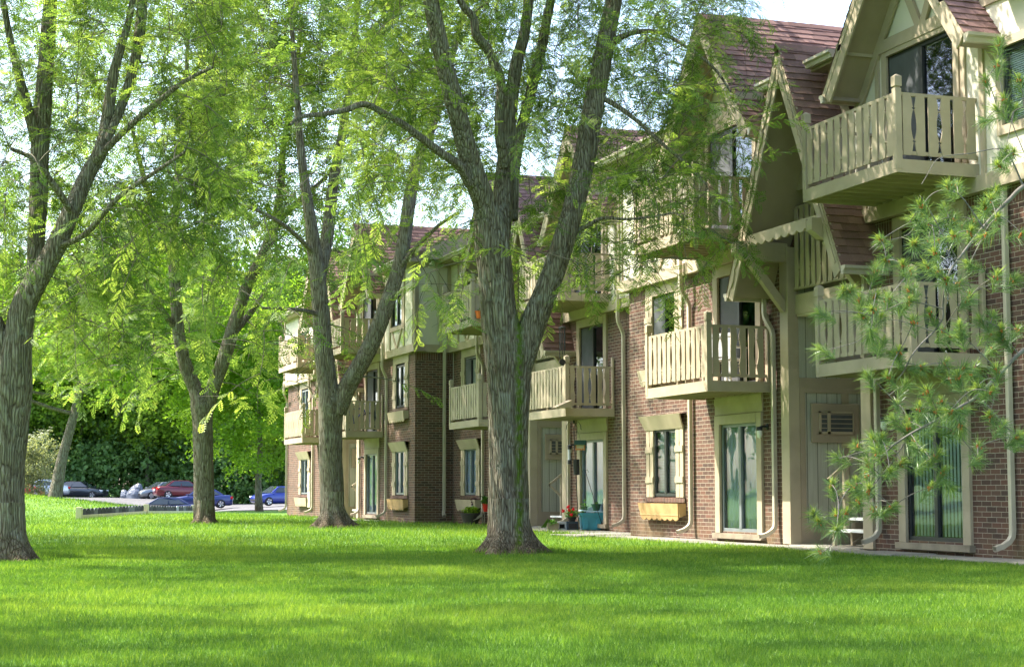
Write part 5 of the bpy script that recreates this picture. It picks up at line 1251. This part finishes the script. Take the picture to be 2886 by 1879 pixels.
# wooden planter with trailing plant
c=gl(1558,1487,Dp-.2); c[2]=.045; t=thing('planter_box',tuple(c),'small wooden planter with a pale trailing plant, leftmost of the patio row','planter',rz=a); m_=MB(); m_.prism([(-.11,0),(.11,0),(.14,.16),(-.14,.16)],'y',-.09,.09); m_.build('box',M['wood'],t,world=False,bevel=.006)
foliage('foliage',(c[0],c[1],.22),.17,.07,130,M['leafgreen'],t,5); m_=MB()
for k in range(6): p=c+np.array([-CR[0],-CR[1],0])*.12; m_.tube([(c[0],c[1],.22),tuple(p+[0,0,.17+.02*k]),tuple(p-np.array([CR[0],CR[1],0])*(.06+.02*k)+[0,0,.05])],.007,4)
m_.build('trailing_stems',M['leaflime'],t)
# bird feeder pole
M['hook']=M['black']; b0=gl(1631,1487,Dp-.25); b0[2]=0; top=at(1617,1205,Dp-.25); t=thing('feeder_pole',tuple(b0),'tall black leaning shepherd-hook pole with a black baffle tube','pole')
m_=MB(); m_.tube([b0,top],.011,8)
for sg in (-1,1):
    e=np.array([CR[0],CR[1],0])*sg; m_.tube([top-[0,0,.05],top+[0,0,.10]+e*.05,top+[0,0,.14]+e*.11,top+[0,0,.06]+e*.165,top+[0,0,-.03]+e*.17,top+[0,0,-.045]+e*.185],.007,6)
m_.ball(top+[0,0,.14],.03,0,6,4,(1,1,1.6)); m_.build('pole',M['black'],t,smooth=True)
q0=at(1625,1337,Dp-.25);q1=at(1624,1294,Dp-.25); m_=MB(); m_.tube([q0,q1],.075,18); m_.build('baffle',M['plasticblack'],t,smooth=False)
hc=at(1636,1262,Dp-.3); t=thing('bird_feeder',tuple(hc),'cedar house-shaped bird feeder with a green roof hanging from the pole','bird feeder',rz=a-.3); m_=MB()
m_.box(-.11,.11,-.08,.08,-.05,-.03); m_.box(-.105,-.09,-.07,.07,-.03,.10); m_.box(.09,.105,-.07,.07,-.03,.10); m_.box(-.11,.11,-.085,-.075,-.05,-.015); m_.build('frame',M['cedar'],t,world=False)
m_=MB(); m_.box(-.088,.088,-.05,.05,-.028,.09); m_.build('seed_window',M['seed'],t,world=False)
m_=MB(); m_.prism([(-.11,.07),(0,.17),(.11,.07),(.11,.085),(0,.187),(-.11,.085)],'x',-.14,.14); m_.tube([(0,0,.18),(-.05,0,.38)],.003,4); m_.build('roof',M['roofgreen'],t,world=False)
hc=at(1605,1280,Dp-.25); t=thing('bird_feeder',tuple(hc),'narrow tube bird feeder hanging on the left arm of the pole','bird feeder'); m_=MB(); m_.lathe([(0,-.23),(.045,-.23),(.045,-.12),(.036,-.12),(.036,.13),(.045,.13),(.045,.22),(0,.24)],tuple(hc),14); m_.tube([hc+[0,0,.23],hc+[.01,0,.42]],.003,4); m_.build('tube',M['greyplastic'],t)
for z_ in (-.18,.17): m_=MB(); m_.lathe([(.048,z_-.05),(.048,z_+.05)],tuple(hc),14); m_.build('band',M['plasticblack'],t)
p0=at(1649,1325,Dp-.3);p1=at(1703,1487,Dp-.3); p1[2]=0; t=thing('garden_hook',tuple(p1),'thin black garden hook leaning across the turquoise tub','hook'); m_=MB(); m_.tube([p1,p0],.007,6); e=np.array([CR[0],CR[1],0]); m_.tube([p0,p0+[0,0,.03]-e*.03,p0+[0,0,-.02]-e*.06,p0+[0,0,-.06]-e*.04],.005,5); m_.tube([p0,p0+[0,0,.02]+e*.05,p0+[0,0,-.05]+e*.09],.005,5); m_.build('rod',M['black'],t)
# planters left of the big trunk
Dq=49.5
c=gl(1327,1475,Dq); pot('planter',(c[0],c[1],.02),.20,.30,.29,M['darkpot'],'wide dark tapered planter with lime green foliage against the brick wall','planter',(M['leaflime'],.27,.12,420,1.2))
c=gl(1340,1434,Dq+.5); t=pot('flower_pot',(c[0],c[1],c[2]-.03),.075,.10,.11,M['greypot'],'grey-blue pot of dark purple foliage on a stand behind the dark planter','pot',(M['leafpurple'],.16,.14,230,1.1))
s=thing('plant_stand',(c[0],c[1],0),'thin black stand under the grey-blue pot','stand'); m_=MB(); m_.lathe([(0,0),(.10,0),(.10,.015),(0,.015)],(c[0],c[1],c[2]-.045),14); m_.build('top',M['black'],s)
for k in range(3): q=MB(); q.tube([(c[0]+.09*math.cos(k*2.1),c[1]+.09*math.sin(k*2.1),c[2]-.04),(c[0]+.12*math.cos(k*2.1),c[1]+.12*math.sin(k*2.1),.0)],.008,5); q.build('leg',M['black'],s)
c=gl(1371,1441,Dq-.2); t=pot('flower_pot',(c[0],c[1],c[2]),.075,.11,.20,M['redpot'],'bright red pot with broad green leaves beside the big trunk','pot',(M['leafgreen'],.15,.13,90,2.2))
s=thing('plant_stand',(c[0],c[1],0),'small wooden stool under the bright red pot','stand'); m_=MB(); m_.box(c[0]-.12,c[0]+.12,c[1]-.12,c[1]+.12,c[2]-.03,c[2]-.003); m_.build('top',M['wood'],s)
for sx in (-1,1):
    for sy in (-1,1): q=MB(); q.box(c[0]+sx*.09-.012,c[0]+sx*.09+.012,c[1]+sy*.09-.012,c[1]+sy*.09+.012,0,c[2]-.03); q.build('leg',M['wood'],s)
# wind chime under the third-floor balcony
c=at(1585,922,39.3); t=thing('wind_chime',tuple(c),'black wind chime hanging below the upper balcony of the middle block','wind chime'); m_=MB(); m_.lathe([(0,.03),(.09,.0),(.09,-.02),(0,-.02)],tuple(c),14); m_.tube([c+[0,0,.03],(c[0],c[1],5.40)],.003,4); m_.build('top_disc',M['black'],t)
for k in range(5): an=k*1.257; q=MB(); l=.5+.09*(k%3); q.tube([c+[.065*math.cos(an),.065*math.sin(an),-.03],c+[.065*math.cos(an),.065*math.sin(an),-.03-l]],.011,6); q.build('chime_tube',M['black'],t)
m_=MB(); m_.tube([c,c+[0,0,-.74]],.003,4); m_.tube([c+[0,-.01,-.80],c+[0,.01,-.80]],.075,16); m_.build('sail_disc',M['plasticblack'],t)
# orange pot on the upper balcony left of the big trunk
pot('flower_pot',(14.25,43.95,5.60),.07,.10,.17,M['orange'],'small orange pot on the upper balcony just left of the big trunk','pot',(M['leafgreen'],.08,.06,40,.8))
# white garden chair on the near middle-level balcony
c=(13.75,27.9,2.89); t=thing('garden_chair',c,'white plastic garden chair on the middle balcony beside the A-shaped roof','chair',rz=2.0); m_=MB(); m_.box(-.24,.24,-.24,.24,.40,.43); m_.build('seat',M['plasticwhite'],t,world=False,bevel=.01)
m_=MB(); 
for k in range(5): m_.box(-.24+.1*k,-.17+.1*k,.20,.225,.46,.82)
m_.box(-.25,.25,.195,.235,.82,.88); m_.build('backrest',M['plasticwhite'],t,world=False)
for sx in (-1,1):
    for sy in (-1,1): q=MB(); q.box(sx*.22-.02,sx*.22+.02,sy*.21-.02,sy*.21+.02,0,.62 if sy<0 else .46); q.build('leg',M['plasticwhite'],t,world=False)
    q=MB(); q.box(sx*.23-.03,sx*.23+.03,-.23,.22,.62,.645); q.build('armrest',M['plasticwhite'],t,world=False)
# bicycle on the far block's middle balcony
c=(13.75,55.6,2.90); t=thing('bicycle',c,'bicycle stored on the middle balcony behind the Y-forked trunk','bicycle',rz=.35)
for xx in (-.5,.5):
    q=MB(); R_=.33; ring=[(xx+R_*math.cos(2*math.pi*k/20),0,R_+R_*math.sin(2*math.pi*k/20)) for k in range(21)]; q.tube(ring,.018,5,cap=False); o=q.build('wheel',M['black'],t,world=False); q=MB()
    for k in range(8): q.tube([(xx,0,R_),(xx+R_*math.cos(k*.785),0,R_+R_*math.sin(k*.785))],.002,3)
    q.build('spokes',M['rim'],o,world=False)
q=MB(); pts={'r':(-.5,0,.33),'b':(-.08,0,.30),'s':(-.2,0,.78),'h':(.30,0,.80),'f':(.5,0,.33)}
for a_,b_ in ('rb','bs','rs','sh','bh','hf'): q.tube([pts[a_],pts[b_]],.016,6)
q.tube([(-.2,0,.78),(-.22,0,.92)],.012,6); q.build('frame',M['blue'],t,world=False)
q=MB(); q.box(-.32,-.12,-.05,.05,.92,.96); q.build('saddle',M['black'],t,world=False,bevel=.01); q=MB(); q.tube([(.30,0,.80),(.28,0,.95),(.30,-.28,.98)],.012,6); q.tube([(.28,0,.95),(.30,.28,.98)],.012,6); q.build('handlebar',M['black'],t,world=False)
EXPO=2.3
# ================================================================== camera, light, sky
cam=bpy.data.cameras.new('camera'); co=bpy.data.objects.new('camera',cam); COL.objects.link(co); SC.camera=co
cam.sensor_width=36; cam.lens=36*F/PW; cam.clip_end=3000; cam.clip_start=.1
m=Matrix(((CR[0],CU[0],-CA[0],0),(CR[1],CU[1],-CA[1],0),(CR[2],CU[2],-CA[2],ZC),(0,0,0,1))); co.matrix_world=m
SUN=np.array([-.50,.36,.80]); SUN/=np.linalg.norm(SUN)
el=math.asin(SUN[2]); rot=math.atan2(SUN[0],SUN[1])
w=bpy.data.worlds.new('World'); SC.world=w; w.use_nodes=True; nt=w.node_tree; bg=nt.nodes['Background']
sky=nt.nodes.new('ShaderNodeTexSky'); sky.sky_type='NISHITA'; sky.sun_disc=False; sky.sun_elevation=el; sky.sun_rotation=rot; sky.air_density=1.0; sky.dust_density=3.0; sky.ozone_density=1.0
nt.links.new(sky.outputs[0],bg.inputs[0]); bg.inputs[1].default_value=.15
sl=bpy.data.lights.new('sun','SUN'); sl.energy=3.2; sl.angle=math.radians(.5); sl.color=(1,.94,.83); so=bpy.data.objects.new('sun',sl); COL.objects.link(so)
so.rotation_euler=Vector(SUN).to_track_quat('Z','Y').to_euler()
SC.view_settings.view_transform='Standard'; SC.view_settings.look='None'; SC.view_settings.gamma=1; SC.view_settings.exposure=EXPO
SC.cycles.max_bounces=6; SC.cycles.transparent_max_bounces=12; SC.cycles.diffuse_bounces=3; SC.cycles.glossy_bounces=3
